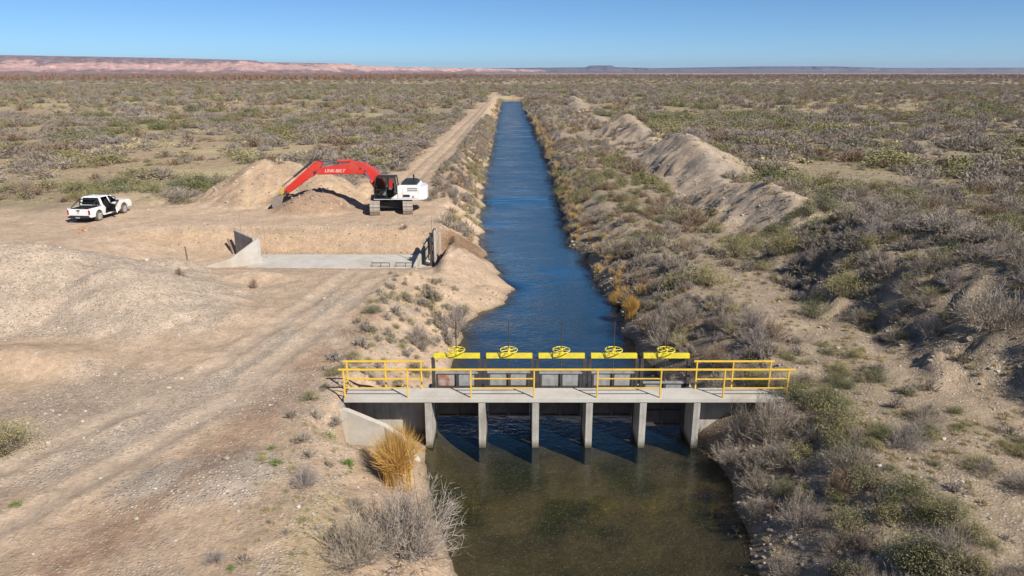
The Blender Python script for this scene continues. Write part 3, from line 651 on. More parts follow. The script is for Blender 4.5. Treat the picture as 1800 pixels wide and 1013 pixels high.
stake('marker_rod', -17.7, 49.8, -1.7, 3.2, 0.017, M['rust'], 'thin bare rod rising at the right corner of the angled wall', (-0.05, 0))
o = MB().bar((0, 0, 0), (-0.45, 0.3, 1.1), 0.16, 0.05).build('leaning_plank', M['wood']); o.location = (-20.55, 51.0, hz(-20.55, 51.0) - 0.05)
tag(o, 'dark plank leaning outside the left end of the angled concrete wall', 'plank')
for k in range(14):
    p = u(133 + 26 * random.random() + k * 0.4, 411 - 12 * (k / 14) - 2 * random.random(), 0)
    o = MB().box((0, 0, 0), (random.uniform(.16, .34), random.uniform(.1, .18), random.uniform(.08, .14))).build('broken_brick', M['brick'], None, 0.02)
    o.location = (p[0], p[1], hz(*p) + 0.05); o.rotation_euler = (random.uniform(-.4, .4), random.uniform(-.4, .4), random.uniform(0, 3))
    tag(o, 'broken orange brick lying on bare ground near the white pickup', 'brick', 'broken bricks by the pickup')

# ------------------------------------------------------------------ excavator (local: +x forward, +y its left side)
def excavator():
    ex = empty('excavator', (-10.2, 59.7, 0.0), PI, 'red and white crawler excavator with its boom reaching left', 'excavator')
    G = hz(-10.2, 59.7); ex.location.z = G
    und = Matrix.Rotation(math.radians(90 + 9), 3, 'Z')
    for s in (-1, 1):
        # track: stadium outline in (x,z), extruded across its width
        Lh, R = 1.95, 0.47
        pts = [(Lh + R * math.cos(t), 0.49 + R * math.sin(t)) for t in np.linspace(-PI / 2, PI / 2, 9)] + [(-Lh + R * math.cos(t), 0.49 + R * math.sin(t)) for t in np.linspace(PI / 2, 3 * PI / 2, 9)]
        tr = MB().prism(pts, s * 1.33 - 0.36, s * 1.33 + 0.36).build('track', M['black'], ex); tr.rotation_euler = (0, 0, math.radians(99))
        per = []; n = 40                                        # shoes around the track
        tot = 4 * Lh + 2 * PI * R
        for k in range(n):
            d = tot * k / n
            if d < 2 * Lh: p = (-Lh + d, 0.49 + R); a = 0
            elif d < 2 * Lh + PI * R: q = (d - 2 * Lh) / R; p = (Lh + R * math.sin(q), 0.49 + R * math.cos(q)); a = q
            elif d < 4 * Lh + PI * R: p = (Lh - (d - 2 * Lh - PI * R), 0.49 - R); a = PI
            else: q = (d - 4 * Lh - PI * R) / R; p = (-Lh - R * math.sin(q), 0.49 - R * math.cos(q)); a = PI + q
            rot = Matrix.Rotation(a, 3, 'Y')
            sh = MB().box((0, 0, 0), (tot / n * 0.90, 0.80, 0.05)).box((-tot / n * 0.3, 0, 0.035), (0.03, 0.8, 0.04)).build('track_shoe', M['track'], tr) if k == 0 and s < 0 else None
            if sh is None: sh = bpy.data.objects.new('track_shoe', shoe_me); C.objects.link(sh); sh.parent = tr
            else: shoe_me = sh.data
            sh.location = (p[0], s * 1.33, p[1]); sh.rotation_euler = (0, a, 0)
    MB().box((0, 0, 0.6), (1.6, 2.2, 0.5)).tube((0, 0, 0.8), (0, 0, 1.12), 0.75, 20).build('undercarriage', M['black'], ex).rotation_euler = (0, 0, math.radians(99))
    MB().box((-0.85, 0, 1.16), (4.1, 2.85, 0.10)).build('platform', M['white'], ex, 0.02)
    # engine house with rounded counterweight
    MB().prism([(-0.75, 1.215), (-0.75, 2.18), (-0.9, 2.3), (-2.35, 2.3), (-2.5, 2.2), (-2.5, 1.215)], -1.42, 1.42).build('engine_house', M['white'], ex, 0.04)
    cw = [( -2.51, -1.42), (-2.51, 1.42)] + [(-2.4 - 0.72 * math.cos(t), 1.42 * math.sin(t) * 1.0) for t in np.linspace(PI / 2 - 0.25, -PI / 2 + 0.25, 11)]
    MB().prism(cw, 1.05, 2.12, 'z').build('counterweight', M['white'], ex, 0.06)
    MB().prism([(-1.0, 2.302), (-1.15, 2.56), (-2.15, 2.56), (-2.4, 2.302)], -1.1, 1.15).build('engine_hood', M['black'], ex, 0.05)
    MB().tube((-1.9, -0.5, 2.5), (-1.9, -0.5, 2.95), 0.07, 10).build('exhaust', M['black'], ex)
    for z in (1.88, 2.05): MB().box((-2.0, 1.428, z), (0.85, 0.02, 0.11)).build('vent', M['grey'], ex)
    MB().box((-1.5, 1.428, 1.44), (0.55, 0.02, 0.2)).build('vent', M['black'], ex)
    MB().box((-1.18, 1.427, 1.7), (0.015, 0.016, 0.9)).build('door_seam', M['grey'], ex)
    MB().box((-2.05, 1.427, 1.36), (0.16, 0.018, 0.16)).build('latch_plate', M['grey'], ex)
    MB().box((0.45, -1.0, 1.55), (1.1, 0.8, 0.7)).build('tool_box', M['white'], ex, 0.03)
    # cab: frame posts, roof and glass
    y0, y1 = 0.40, 1.42
    out = [(1.12, 1.215), (1.12, 2.1), (0.92, 2.98), (-0.62, 2.98), (-0.74, 1.9), (-0.74, 1.62), (-0.2, 1.215)]
    MB().prism([(1.0, 2.94), (0.9, 3.04), (-0.6, 3.04), (-0.66, 2.94)], y0, y1).build('cab_roof', M['black'], ex, 0.03)
    fr = MB()
    for y in (y0 + 0.04, y1 - 0.04):
        for a, c in zip(out, out[1:] + out[:1]): fr.bar((a[0], y, a[1]), (c[0], y, c[1]), 0.09, 0.09)
        fr.bar((0.15, y, 1.25), (0.12, y, 2.95), 0.08, 0.08); fr.bar((1.1, y, 1.95), (0.15, y, 1.9), 0.05, 0.05)
    fr.build('cab_frame', M['black'], ex)
    MB().prism([(1.09, 1.24), (1.09, 2.1), (0.9, 2.95), (-0.6, 2.95), (-0.71, 1.9), (-0.71, 1.64), (-0.19, 1.24)], y1 - 0.03, y1 - 0.02).build('side_glass', M['clear_glass'], ex)
    MB().prism([(1.09, 1.24), (1.09, 2.1), (0.9, 2.95), (1.10, 2.1), (1.11, 1.24)][:5], y0 + 0.05, y1 - 0.05).build('front_glass', M['clear_glass'], ex)
    MB().prism([(-0.6, 1.22), (-0.74, 1.22), (-0.74, 1.6), (-0.22, 1.22)], y0, y1 + 0.01).build('cab_skirt', M['white'], ex)
    MB().box((-0.25, y1 - 0.012, 2.42), (0.30, 0.016, 0.70)).build('red_panel', M['lamp_red'], ex, 0.005)
    MB().box((-0.1, 0.9, 1.6), (0.5, 0.5, 0.5)).box((-0.35, 0.9, 2.05), (0.14, 0.5, 0.7)).build('seat', M['black'], ex, 0.03)
    MB().tube((0.95, y1, 1.35), (0.95, y1 + 0.08, 1.9), 0.02).tube((0.95, y1 + 0.08, 1.9), (0.9, y1, 2.3), 0.02).build('grab_rail', M['black'], ex)
    # boom
    bo = [(0.45, 2.1), (0.88, 2.98), (1.4, 3.48), (2.0, 3.88), (2.6, 4.0), (3.3, 3.95), (4.4, 3.78), (5.5, 3.58), (6.2, 3.45), (6.42, 3.28), (6.3, 3.08), (6.0, 3.0), (2.5, 3.05), (2.1, 2.96), (1.7, 2.6), (0.85, 1.6), (0.5, 1.62)]
    MB().prism(bo, -0.62, 0.08).build('boom', M['red'], ex, 0.03)
    arm = [(5.62, 3.82), (5.72, 4.1), (5.98, 4.14), (6.35, 3.98), (7.1, 3.32), (8.95, 1.80), (9.02, 1.56), (8.78, 1.38), (8.5, 1.5), (6.75, 2.72), (6.5, 2.78), (6.12, 3.2)]
    ar = MB().prism(arm, -0.54, 0.0).build('arm', M['red'], ex, 0.03); 
    def cyl(name, a, c, y, r0, frac=0.6):
        a = Vector((a[0], y, a[1])); c = Vector((c[0], y, c[1])); m_ = a.lerp(c, frac)
        cy = MB().tube(a, m_, r0, 12).build(name, M['red'] if name != 'bucket_cylinder' else M['darksteel'], ex, smooth=False)
        MB().tube(a.lerp(c, frac - 0.02), c, r0 * 0.55, 10).build('rod', M['chrome'], cy)
    cyl('boom_cylinder', (0.95, 1.45), (2.05, 3.25), 0.24, 0.13); cyl('boom_cylinder', (0.95, 1.45), (2.05, 3.25), -0.78, 0.13)
    cyl('arm_cylinder', (3.15, 4.12), (5.75, 4.02), -0.27, 0.12, 0.45)
    MB().prism([(2.95, 3.9), (3.0, 4.2), (3.25, 4.2), (3.45, 3.88)], -0.42, -0.12).build('cylinder_bracket', M['red'], ex, 0.01)
    cyl('bucket_cylinder', (6.55, 4.02), (9.22, 1.95), -0.27, 0.09, 0.6)
    MB().prism([(9.0, 1.75), (9.28, 1.85), (9.42, 1.5), (9.3, 1.25), (8.95, 1.45)], -0.5, -0.04).build('bucket_link', M['ochre'], ex, 0.03)
    MB().box((2.45, 0.088, 3.5), (0.16, 0.02, 0.16)).build('pin_cap', M['darksteel'], ex)
    for (px_, pz_) in ((2.05, 3.25), (6.2, 3.22), (8.82, 1.56)): MB().tube((px_, -0.66, pz_), (px_, 0.12, pz_), 0.10, 12).build('pin', M['darksteel'], ex)
    bk = [(8.85, 1.35), (9.35, 1.25), (9.8, 1.12), (10.02, 0.75), (10.0, 0.35), (9.75, 0.0), (9.5, -0.12), (9.42, -0.05), (9.62, 0.15), (9.82, 0.42), (9.86, 0.72), (9.7, 0.98), (9.3, 1.08), (8.95, 1.15)]
    b_ = MB().prism(bk, -1.0, 0.46).build('bucket', M['bucket'], ex, 0.01)
    side = [(8.9, 1.3), (9.8, 1.1), (10.0, 0.75), (9.97, 0.35), (9.72, 0.0), (9.5, -0.1), (9.2, 0.45)]
    MB().prism(side, 0.44, 0.475).build('side_plate', M['bucket'], b_); MB().prism(side, -1.015, -0.98).build('side_plate', M['bucket'], b_)
    for k in range(5): MB().prism([(9.6, 0.02), (9.42, -0.10), (9.30, -0.28), (9.46, -0.16)], -0.95 + k * 0.32, -0.85 + k * 0.32).build('tooth', M['bucket'], b_)
    for o in [b_] + list(b_.children): 
        pass
    # hydraulic hose over the arm joint
    hs = MB(); prev = None
    for t in np.linspace(0, 1, 12):
        q = (5.3 + 1.6 * t, 0.02, 3.75 + 0.55 * math.sin(PI * t) - 0.15 * t)
        if prev: hs.tube(prev, q, 0.03, 6)
        prev = q
    hs.build('hose', M['black'], ex)
    # lettering on the boom side
    cu = bpy.data.curves.new('lettering', 'FONT'); cu.body = 'LINK-BELT'; cu.size = 0.40; cu.shear = 0.25; cu.extrude = 0.004; cu.offset = 0.008
    t = bpy.data.objects.new('tmp', cu); C.objects.link(t); bpy.context.view_layer.update()
    me = bpy.data.meshes.new_from_object(t.evaluated_get(bpy.context.evaluated_depsgraph_get())); bpy.data.objects.remove(t)
    me.materials.clear(); me.materials.append(M['pink']); l = link('lettering', me, ex)
    wv = max(v.co.x for v in me.vertices) - min(v.co.x for v in me.vertices); s_ = 1.75 / wv
    l.scale = (s_, s_, 1); l.rotation_euler = (PI / 2, 0, PI); l.location = (5.45, 0.092, 3.2)
excavator()

# ------------------------------------------------------------------ pickup truck (local: +x forward, right side = -y)
def arc(cx, cz, r, a0, a1, n=9): return [(cx + r * math.cos(t), cz + r * math.sin(t)) for t in np.linspace(a0, a1, n)]
def truck():
    tk = empty('pickup_truck', (-33.15, 56.75, 0), math.radians(90 - 6), 'white double-cab pickup truck with a rear side door open', 'pickup truck')
    tk.location.z = hz(-33.15, 56.75)
    Wd = 0.92; fa, ra = 1.62, -1.53
    # nose with arches (solid block)
    nose = [(2.62, 0.42), (2.66, 0.75), (2.60, 0.98), (2.3, 1.08), (1.15, 1.16), (0.95, 1.16), (0.95, 0.42)] + arc(fa, 0.42, 0.46, PI, 0, 11)
    MB().prism(nose, -Wd, Wd).build('bonnet', M['white'], tk, 0.05)
    # cab floor, sill, far side, bulkhead
    MB().box((0.0, 0, 0.42), (1.94, 1.72, 0.12)).build('cab_floor', M['black'], tk)
    MB().prism([(-1.0, 0.38), (-1.0, 1.16), (0.96, 1.16), (0.96, 0.38)], Wd - 0.09, Wd).build('side_panel', M['white'], tk, 0.02)
    MB().prism([(0.06, 0.40), (0.02, 1.16), (0.96, 1.16), (0.96, 0.40)], -Wd, -Wd + 0.09).build('front_door', M['white'], tk, 0.02)
    MB().box((0.0, -Wd + 0.06, 0.39), (1.94, 0.12, 0.10)).build('sill', M['white'], tk, 0.02)
    MB().prism([(-1.08, 0.40), (-1.08, 1.16), (-0.86, 1.16), (-0.66, 0.9), (-0.82, 0.40)], -Wd, -Wd + 0.09).build('side_panel', M['white'], tk, 0.02)
    MB().box((-1.02, 0, 0.85), (0.08, 1.66, 0.75)).build('rear_bulkhead', M['white'], tk)
    # roof and pillars
    rf = MB(); rf.poly([(0.15, -0.66, 1.76), (0.15, 0.66, 1.76), (-0.95, 0.68, 1.80), (-0.95, -0.68, 1.80), (0.35, -0.68, 1.69), (0.35, 0.68, 1.69), (-1.05, 0.70, 1.71), (-1.05, -0.70, 1.71)], [(0, 1, 2, 3), (4, 7, 6, 5), (0, 4, 5, 1), (1, 5, 6, 2), (2, 6, 7, 3), (3, 7, 4, 0)])
    rf.build('roof', M['white'], tk, 0.03)
    pl = MB()
    for s in (-1, 1):
        pl.bar((1.02, s * 0.86, 1.14), (0.32, s * 0.68, 1.72), 0.07, 0.07); pl.bar((0.03, s * 0.88, 1.14), (-0.05, s * 0.68, 1.73), 0.09, 0.06); pl.bar((-1.03, s * 0.87, 1.14), (-0.98, s * 0.68, 1.73), 0.16, 0.09)
    pl.build('pillars', M['white'], tk)
    def pane(name, pts): 
        mb = MB(); mb.poly(pts, [(0, 1, 2, 3)]); o = mb.build(name, M['clear_glass'], tk); md = o.modifiers.new('solid', 'SOLIDIFY'); md.thickness = 0.012
    pane('windscreen', [(1.04, -0.83, 1.15), (1.04, 0.83, 1.15), (0.36, 0.65, 1.70), (0.36, -0.65, 1.70)])
    pane('rear_window', [(-1.06, -0.76, 1.18), (-1.06, 0.76, 1.18), (-1.01, 0.63, 1.68), (-1.01, -0.63, 1.68)])
    pane('side_window', [(0.93, -0.89, 1.16), (0.07, -0.89, 1.16), (0.0, -0.70, 1.69), (0.32, -0.70, 1.69)])
    pane('side_window', [(0.93, 0.89, 1.16), (0.07, 0.89, 1.16), (0.0, 0.70, 1.69), (0.32, 0.70, 1.69)])
    pane('side_window', [(0.0, 0.89, 1.16), (-0.95, 0.89, 1.16), (-0.9, 0.70, 1.69), (-0.06, 0.70, 1.69)])
    MB().box((-0.55, 0, 0.75), (0.5, 1.5, 0.3)).box((-0.85, 0, 1.05), (0.14, 1.5, 0.75)).build('rear_seat', M['black'], tk, 0.04)
    for s in (-0.42, 0.42): MB().box((0.35, s, 0.75), (0.5, 0.5, 0.3)).box((0.1, s, 1.1), (0.14, 0.48, 0.8)).build('front_seat', M['black'], tk, 0.04)
    MB().box((0.85, 0, 1.0), (0.25, 1.6, 0.28)).build('dashboard', M['black'], tk)
    # open rear door, hinged at the middle pillar
    d = empty('open_rear_door', (0.0, -0.93, 0)); d.parent = tk; d.rotation_euler = (0, 0, math.radians(62))
    MB().prism([(-0.02, 0.45), (0.0, 1.16), (-0.93, 1.16), (-0.72, 0.85), (-0.8, 0.45)], -0.04, 0.035).build('door_skin', M['white'], d, 0.015)
    MB().prism([(-0.06, 0.5), (-0.04, 1.12), (-0.86, 1.12), (-0.66, 0.85), (-0.74, 0.5)], 0.036, 0.07).build('door_lining', M['black'], d)
    fw = MB()
    for a, c in (((0, 1.15), (-0.06, 1.7)), ((-0.06, 1.7), (-0.8, 1.7)), ((-0.8, 1.7), (-0.93, 1.15))): fw.bar((a[0], 0.03, a[1]), (c[0], 0.03, c[1]), 0.06, 0.05)
    fw.build('window_frame', M['black'], d)
    # load bed
    bed = [(-1.10, 0.42), (-1.10, 1.10), (-2.60, 1.12), (-2.62, 0.5)] + [( -2.5, 0.42)] + arc(ra, 0.42, 0.46, PI, 0, 11)
    for s in (-1, 1): MB().prism(bed, s * Wd, s * (Wd - 0.10)).build('bed_side', M['white'], tk, 0.02)
    MB().box((-1.86, 0, 0.68), (1.5, 1.64, 0.06)).build('bed_floor', M['black'], tk)
    for s in (-1, 1): MB().box((-1.53, s * 0.64, 0.82), (0.85, 0.24, 0.24)).build('wheel_housing', M['black'], tk, 0.04)
    for s in (-1, 1): MB().box((-1.85, s * 0.805, 0.90), (1.46, 0.02, 0.40)).build('bed_liner', M['black'], tk)
    MB().box((-1.08, 0, 0.9), (0.03, 1.6, 0.44)).box((-2.55, 0, 0.9), (0.03, 1.58, 0.38)).build('bed_liner', M['black'], tk)
    tg = MB().box((-2.60, 0, 0.84), (0.07, 1.62, 0.52)).build('tailgate', M['white'], tk, 0.02)
    MB().box((-2.645, 0, 0.98), (0.02, 0.26, 0.10)).build('handle', M['black'], tg)
    MB().box((-2.645, 0, 0.83), (0.02, 0.10, 0.08)).build('emblem', M['grey'], tg)
    for s in (-1, 1): MB().box((-2.60, s * 0.865, 0.84), (0.10, 0.13, 0.36)).build('tail_light', M['lamp_red'], tk, 0.02)
    MB().box((-2.70, 0, 0.48), (0.16, 1.7, 0.14)).build('rear_bumper', M['black'], tk, 0.03)
    MB().box((-2.79, 0, 0.46), (0.02, 0.36, 0.10)).build('number_plate', M['silver'], tk)
    MB().box((2.68, 0, 0.52), (0.1, 1.6, 0.2)).build('front_bumper', M['white'], tk, 0.03)
    for s in (-1, 1): MB().box((2.56, s * 0.72, 0.88), (0.18, 0.36, 0.16)).build('headlight', M['silver'], tk, 0.03)
    # roll bar behind the cab
    rb = MB(); 
    for s in (-1, 1):
        rb.tube((-1.28, s * 0.80, 1.10), (-1.33, s * 0.72, 1.64), 0.04).tube((-1.33, s * 0.72, 1.64), (-2.25, s * 0.84, 1.12), 0.035)
    rb.tube((-1.33, -0.74, 1.64), (-1.33, 0.74, 1.64), 0.04).tube((-1.30, -0.78, 1.38), (-1.30, 0.78, 1.38), 0.03)
    rb.build('roll_bar', M['black'], tk)
    for s in (-1, 1):
        MB().box((0.72, s * 1.02, 1.22), (0.10, 0.2, 0.16)).build('mirror', M['black'], tk, 0.02)
    for x in (fa, ra):
        for s in (-1, 1):
            wl = empty('wheel', (x, s * 0.80, 0.38)); wl.parent = tk
            MB().tube((0, -0.13, 0), (0, 0.13, 0), 0.38, 28).build('tyre', M['rubber'], wl, 0.03)
            MB().tube((0, s * 0.10, 0), (0, s * 0.135, 0), 0.25, 20).build('rim', M['silver'], wl)
            for k in range(6):
                t = k * PI / 3; MB().box((0.14 * math.cos(t), s * 0.14, 0.14 * math.sin(t)), (0.19, 0.02, 0.05), Matrix.Rotation(-t, 3, 'Y')).build('spoke', M['silver'], wl)
    MB().box((-1.5, 0, 0.40), (2.3, 0.9, 0.12)).build('chassis', M['black'], tk)
truck()

# ------------------------------------------------------------------ plants
def plant_mat(name, a, c, rough=0.9, scale=2.0, third=None):
    m, nt, b = mat(name); oi = N(nt, 'ShaderNodeObjectInfo'); tc = N(nt, 'ShaderNodeTexCoord')
    n = N(nt, 'ShaderNodeTexNoise', Scale=scale, Detail=3.0); nt.links.new(tc.outputs['Object'], n.inputs[0])
    col = mixc(nt, oi.outputs['Random'], a, c)
    if third:
        r = N(nt, 'ShaderNodeMath', operation='FRACT'); q = N(nt, 'ShaderNodeMath', operation='MULTIPLY'); q.inputs[1].default_value = 7.31
        nt.links.new(oi.outputs['Random'], q.inputs[0]); nt.links.new(q.outputs[0], r.inputs[0])
        col = mixc(nt, ramp(nt, r.outputs[0], [(0.45, 0.0), (0.9, 1.0)]), col, third)
    col = mixc(nt, 1.0, col, ramp(nt, n.outputs[0], [(0.3, 0.75), (0.7, 1.25)]), 'MULTIPLY')
    nt.links.new(col, b.inputs['Base Color']); b.inputs['Roughness'].default_value = rough; b.inputs['Specular IOR Level'].default_value = 0.1
    return m
PM = {
 'grey': plant_mat('grey_twigs', (0.37, 0.31, 0.245), (0.28, 0.235, 0.18), third=(0.34, 0.29, 0.255)),
 'brown': plant_mat('brown_twigs', (0.31, 0.225, 0.15), (0.27, 0.19, 0.13)),
 'olive': plant_mat('olive_leaves', (0.265, 0.235, 0.095), (0.33, 0.29, 0.15), third=(0.24, 0.22, 0.115)),
 'green': plant_mat('green_leaves', (0.15, 0.155, 0.065), (0.21, 0.205, 0.09), third=(0.17, 0.175, 0.105)),
 'straw': plant_mat('straw_blades', (0.52, 0.42, 0.25), (0.43, 0.35, 0.22), third=(0.42, 0.37, 0.21)),
 'gold': plant_mat('golden_blades', (0.58, 0.40, 0.18), (0.50, 0.33, 0.14), third=(0.48, 0.38, 0.23)),
 'gold2': plant_mat('amber_blades', (0.60, 0.365, 0.11), (0.56, 0.34, 0.10)),
 'weed': plant_mat('weed_leaves', (0.14, 0.20, 0.05), (0.19, 0.22, 0.08)),
 'wood': plant_mat('rust_twigs', (0.34, 0.19, 0.115), (0.26, 0.155, 0.11), third=(0.27, 0.20, 0.14)),
 'stem': plant_mat('plant_stems', (0.20, 0.165, 0.135), (0.16, 0.13, 0.11)),
}
class PB:
    """thin triangles collected in numpy arrays"""
    def __init__(s, seed): s.r = np.random.default_rng(seed); s.t = []; s.mi = []
    def unit(s, n): v = s.r.normal(size=(n, 3)); return v / np.linalg.norm(v, axis=1)[:, None]
    def blades(s, p, d, L, wd, mi=0):
        n = len(p); d = d / np.linalg.norm(d, axis=1)[:, None]
        q = np.cross(d, s.unit(n)); q /= np.linalg.norm(q, axis=1)[:, None] + 1e-9
        wd = np.broadcast_to(wd, (n,))[:, None]; L = np.broadcast_to(L, (n,))[:, None]
        s.t.append(np.stack([p - q * wd / 2, p + q * wd / 2, p + d * L], 1)); s.mi.append(np.full(n, mi)); return p + d * L
    def leaves(s, p, size, mi=0):
        n = len(p); a = s.unit(n); b_ = np.cross(a, s.unit(n)); b_ /= np.linalg.norm(b_, axis=1)[:, None] + 1e-9
        size = np.broadcast_to(size, (n,))[:, None]
        s.t.append(np.stack([p - a * size * 0.5 - b_ * size * 0.4, p - a * size * 0.5 + b_ * size * 0.4, p + a * size * 0.7], 1)); s.mi.append(np.full(n, mi))
    def hemi(s, n, tmin, tmax):
        t = np.radians(s.r.uniform(tmin, tmax, n)); a = s.r.uniform(0, 2 * PI, n)
        return np.stack([np.sin(t) * np.cos(a), np.sin(t) * np.sin(a), np.cos(t)], 1)
    def mesh(s, name, mats):
        T = np.concatenate(s.t); mi = np.concatenate(s.mi)
        return np_mesh(name, T.reshape(-1, 3), np.arange(len(T) * 3).reshape(-1, 3), mats, mat_idx=mi)
def m_twiggy(seed, ns, ntw, ntl, wd, mats, flare=80, up=0.25):
    b = PB(seed); r = b.r
    lob = b.hemi(5, 5, 65); 
    d = b.hemi(ns, 2, flare); L = r.uniform(0.7, 1.0, ns) * (0.88 + 0.22 * np.max(d @ lob.T, 1) ** 6)
    base = np.stack([r.normal(0, 0.10, ns), r.normal(0, 0.10, ns), np.full(ns, -0.05)], 1)
    mid = base + d * (L * 0.5)[:, None]; b.blades(base, d, L * 0.62, wd * 2.2)
    d2 = d + b.unit(ns) * 0.25 + np.array([0, 0, up]); end = b.blades(mid, d2, L * 0.5, wd * 1.4)
    # twigs along the stems
    i = r.integers(0, ns, ns * ntw); f = r.uniform(0.25, 1.0, len(i))[:, None]
    e2 = mid + (d2 / np.linalg.norm(d2, axis=1)[:, None]) * (L * 0.5)[:, None]
    p = np.where(f < 0.5, base[i] + (mid - base)[i] * (f * 2), mid[i] + (e2 - mid)[i] * (f * 2 - 1))
    td = d[i] + b.unit(len(i)) * 0.75 + np.array([0, 0, up]); tl = r.uniform(0.12, 0.34, len(i)) * 1.0
    te = b.blades(p, td, tl, wd)
    if ntl:
        j = r.integers(0, len(i), len(i) * ntl); q = p[j] + (te - p)[j] * r.uniform(0.3, 1, len(j))[:, None]
        b.blades(q, td[j] / np.linalg.norm(td[j], axis=1)[:, None] + b.unit(len(j)) * 0.8, r.uniform(0.06, 0.17, len(j)), wd * 0.8)
    for a in b.t: a[:, :, 2] = np.where(a[:, :, 2] > 0, a[:, :, 2], a[:, :, 2] * 0.3)
    return b.mesh('shrub_mesh', mats)
def m_leafy(seed, nc, nl, size, ns, mats, wd=0.02, sig=0.16):
    b = PB(seed); r = b.r
    c = b.hemi(nc, 0, 85) * r.uniform(0.45, 0.95, nc)[:, None] * np.array([1, 1, 0.85]); c[:, 2] += 0.08
    sg = sig * r.uniform(0.6, 1.4, nc)
    i = r.integers(0, nc, nl); p = c[i] + r.normal(size=(nl, 3)) * sg[i][:, None]; p[:, 2] = np.abs(p[:, 2])
    b.leaves(p, size * r.uniform(0.6, 1.3, nl), 0)
    k = r.integers(0, nc, ns); base = np.stack([r.normal(0, 0.1, ns), r.normal(0, 0.1, ns), np.full(ns, -0.05)], 1)
    dd = c[k] + b.unit(ns) * 0.12 - base; b.blades(base, dd, np.linalg.norm(dd, axis=1) * 1.05, wd, 1)
    return b.mesh('leafy_mesh', mats)
def m_tuft(seed, n, wd, mats, flare=50, droop=0.5):
    b = PB(seed); r = b.r
    d = b.hemi(n, 0, flare); L = r.uniform(0.6, 1.0, n)
    base = np.stack([r.normal(0, 0.12, n), r.normal(0, 0.12, n), np.full(n, -0.04)], 1)
    mid = base + d * (L * 0.55)[:, None]; b.blades(base, d, L * 0.7, wd)
    d2 = d * np.array([1, 1, 1 - droop]) + d * np.array([0.6, 0.6, 0]) * droop + b.unit(n) * 0.12; b.blades(mid, d2, L * 0.5, wd * 0.8)
    return b.mesh('tuft_mesh', mats)
S = PM['stem']
LOD = {}   # kind -> list per LOD of list of meshes
LOD['grey'] = [[m_twiggy(1, 110, 12, 2, 0.009, [PM['grey']])] + [m_twiggy(s, 85, 12, 2, 0.010, [PM['grey']]) for s in (2, 3, 4)], [m_twiggy(s, 50, 10, 2, 0.018, [PM['grey']]) for s in (5, 6, 7)], [m_twiggy(s, 40, 8, 1, 0.040, [PM['grey']]) for s in (8, 9, 10)]]
LOD['brown'] = [[m_twiggy(s, 85, 11, 2, 0.010, [PM['brown']], 75) for s in (11, 12)], [m_twiggy(s, 50, 10, 2, 0.018, [PM['brown']], 75) for s in (13, 14)], [m_twiggy(s, 40, 8, 1, 0.04, [PM['brown']], 78) for s in (15, 16)]]
LOD['olive'] = [[m_leafy(s, 46, 3600, 0.036, 420, [PM['olive'], S], 0.010) for s in (21, 22, 23)], [m_leafy(s, 44, 1700, 0.050, 160, [PM['olive'], S], 0.016) for s in (24, 25, 26)], [m_leafy(s, 34, 560, 0.085, 60, [PM['olive'], S], 0.03) for s in (27, 28, 29)]]
LOD['green'] = [[m_leafy(s, 50, 3600, 0.036, 420, [PM['green'], S], 0.010) for s in (31, 32, 33)], [m_leafy(s, 44, 1700, 0.050, 160, [PM['green'], S], 0.016) for s in (34, 35, 36)], [m_leafy(s, 34, 560, 0.085, 60, [PM['green'], S], 0.03) for s in (37, 38, 39)]]
LOD['straw'] = [[m_tuft(s, 420, 0.022, [PM['straw']], 60) for s in (41, 42)], [m_tuft(s, 140, 0.045, [PM['straw']], 65) for s in (43, 44)], [m_tuft(s, 50, 0.11, [PM['straw']], 70) for s in (45, 46)]]
LOD['gold'] = [[m_tuft(50, 2800, 0.011, [PM['gold2']], 30, 0.7), m_tuft(51, 900, 0.016, [PM['gold']], 34, 0.35), m_tuft(52, 900, 0.016, [PM['gold']], 34, 0.35)], [m_tuft(s, 260, 0.035, [PM['gold']], 38, 0.35) for s in (53, 54)], [m_tuft(s, 60, 0.09, [PM['gold']], 40, 0.3) for s in (55,)]]
LOD['weed'] = [[m_leafy(s, 14, 420, 0.16, 40, [PM['weed'], PM['weed']], 0.05, 0.24) for s in (61, 62, 63)]] * 3
LOD['wood'] = [[m_twiggy(s, 26, 6, 0, 0.085, [PM['wood']], 62, 0.5) for s in (71, 72, 73)]] * 3
NAME = {'grey': ('grey_shrub', 'shrub'), 'brown': ('brown_shrub', 'shrub'), 'olive': ('olive_shrub', 'shrub'), 'green': ('green_shrub', 'shrub'), 'straw': ('grass_tussock', 'grass'), 'gold': ('golden_grass_clump', 'grass'), 'weed': ('green_weed', 'weed'), 'wood': ('riverside_tree', 'tree')}
LOOK = {'grey': 'grey shrub', 'brown': 'brown shrub', 'olive': 'olive shrub', 'green': 'green shrub', 'straw': 'straw tussock', 'gold': 'golden grass', 'weed': 'green weed', 'wood': 'rusty tree'}
def lod_of(d): return 0 if d < 36 else (1 if d < 85 else 2)
def put(kind, x, y, r, h, label=None, group=None, lod=None, var=None, rz=None, sink=0.04):
    L = LOD[kind][lod_of(math.hypot(x, y)) if lod is None else lod]
    o = bpy.data.objects.new(NAME[kind][0], L[random.randrange(len(L)) if var is None else var % len(L)]); C.objects.link(o)
    o.location = (x, y, hz(x, y) - sink) if not isinstance(sink, tuple) else (x, y, sink[0])
    o.scale = (r * random.uniform(0.92, 1.08), r * random.uniform(0.92, 1.08), h); o.rotation_euler = (0, 0, random.uniform(0, 6.28) if rz is None else rz)
    return tag(o, label, NAME[kind][1], group)
TAKEN = []; LONG = set()
def hero(kind, px, py, z, r, h, label, **k):
    x, y = u(px, py, z); TAKEN.append((x, y, r)); return put(kind, x, y, r, h, label, **k)
hero('gold', 700, 860, -1.5, 1.25, 2.5, 'tall golden grass tussock hanging at the foot of the wing wall', lod=0, var=0)
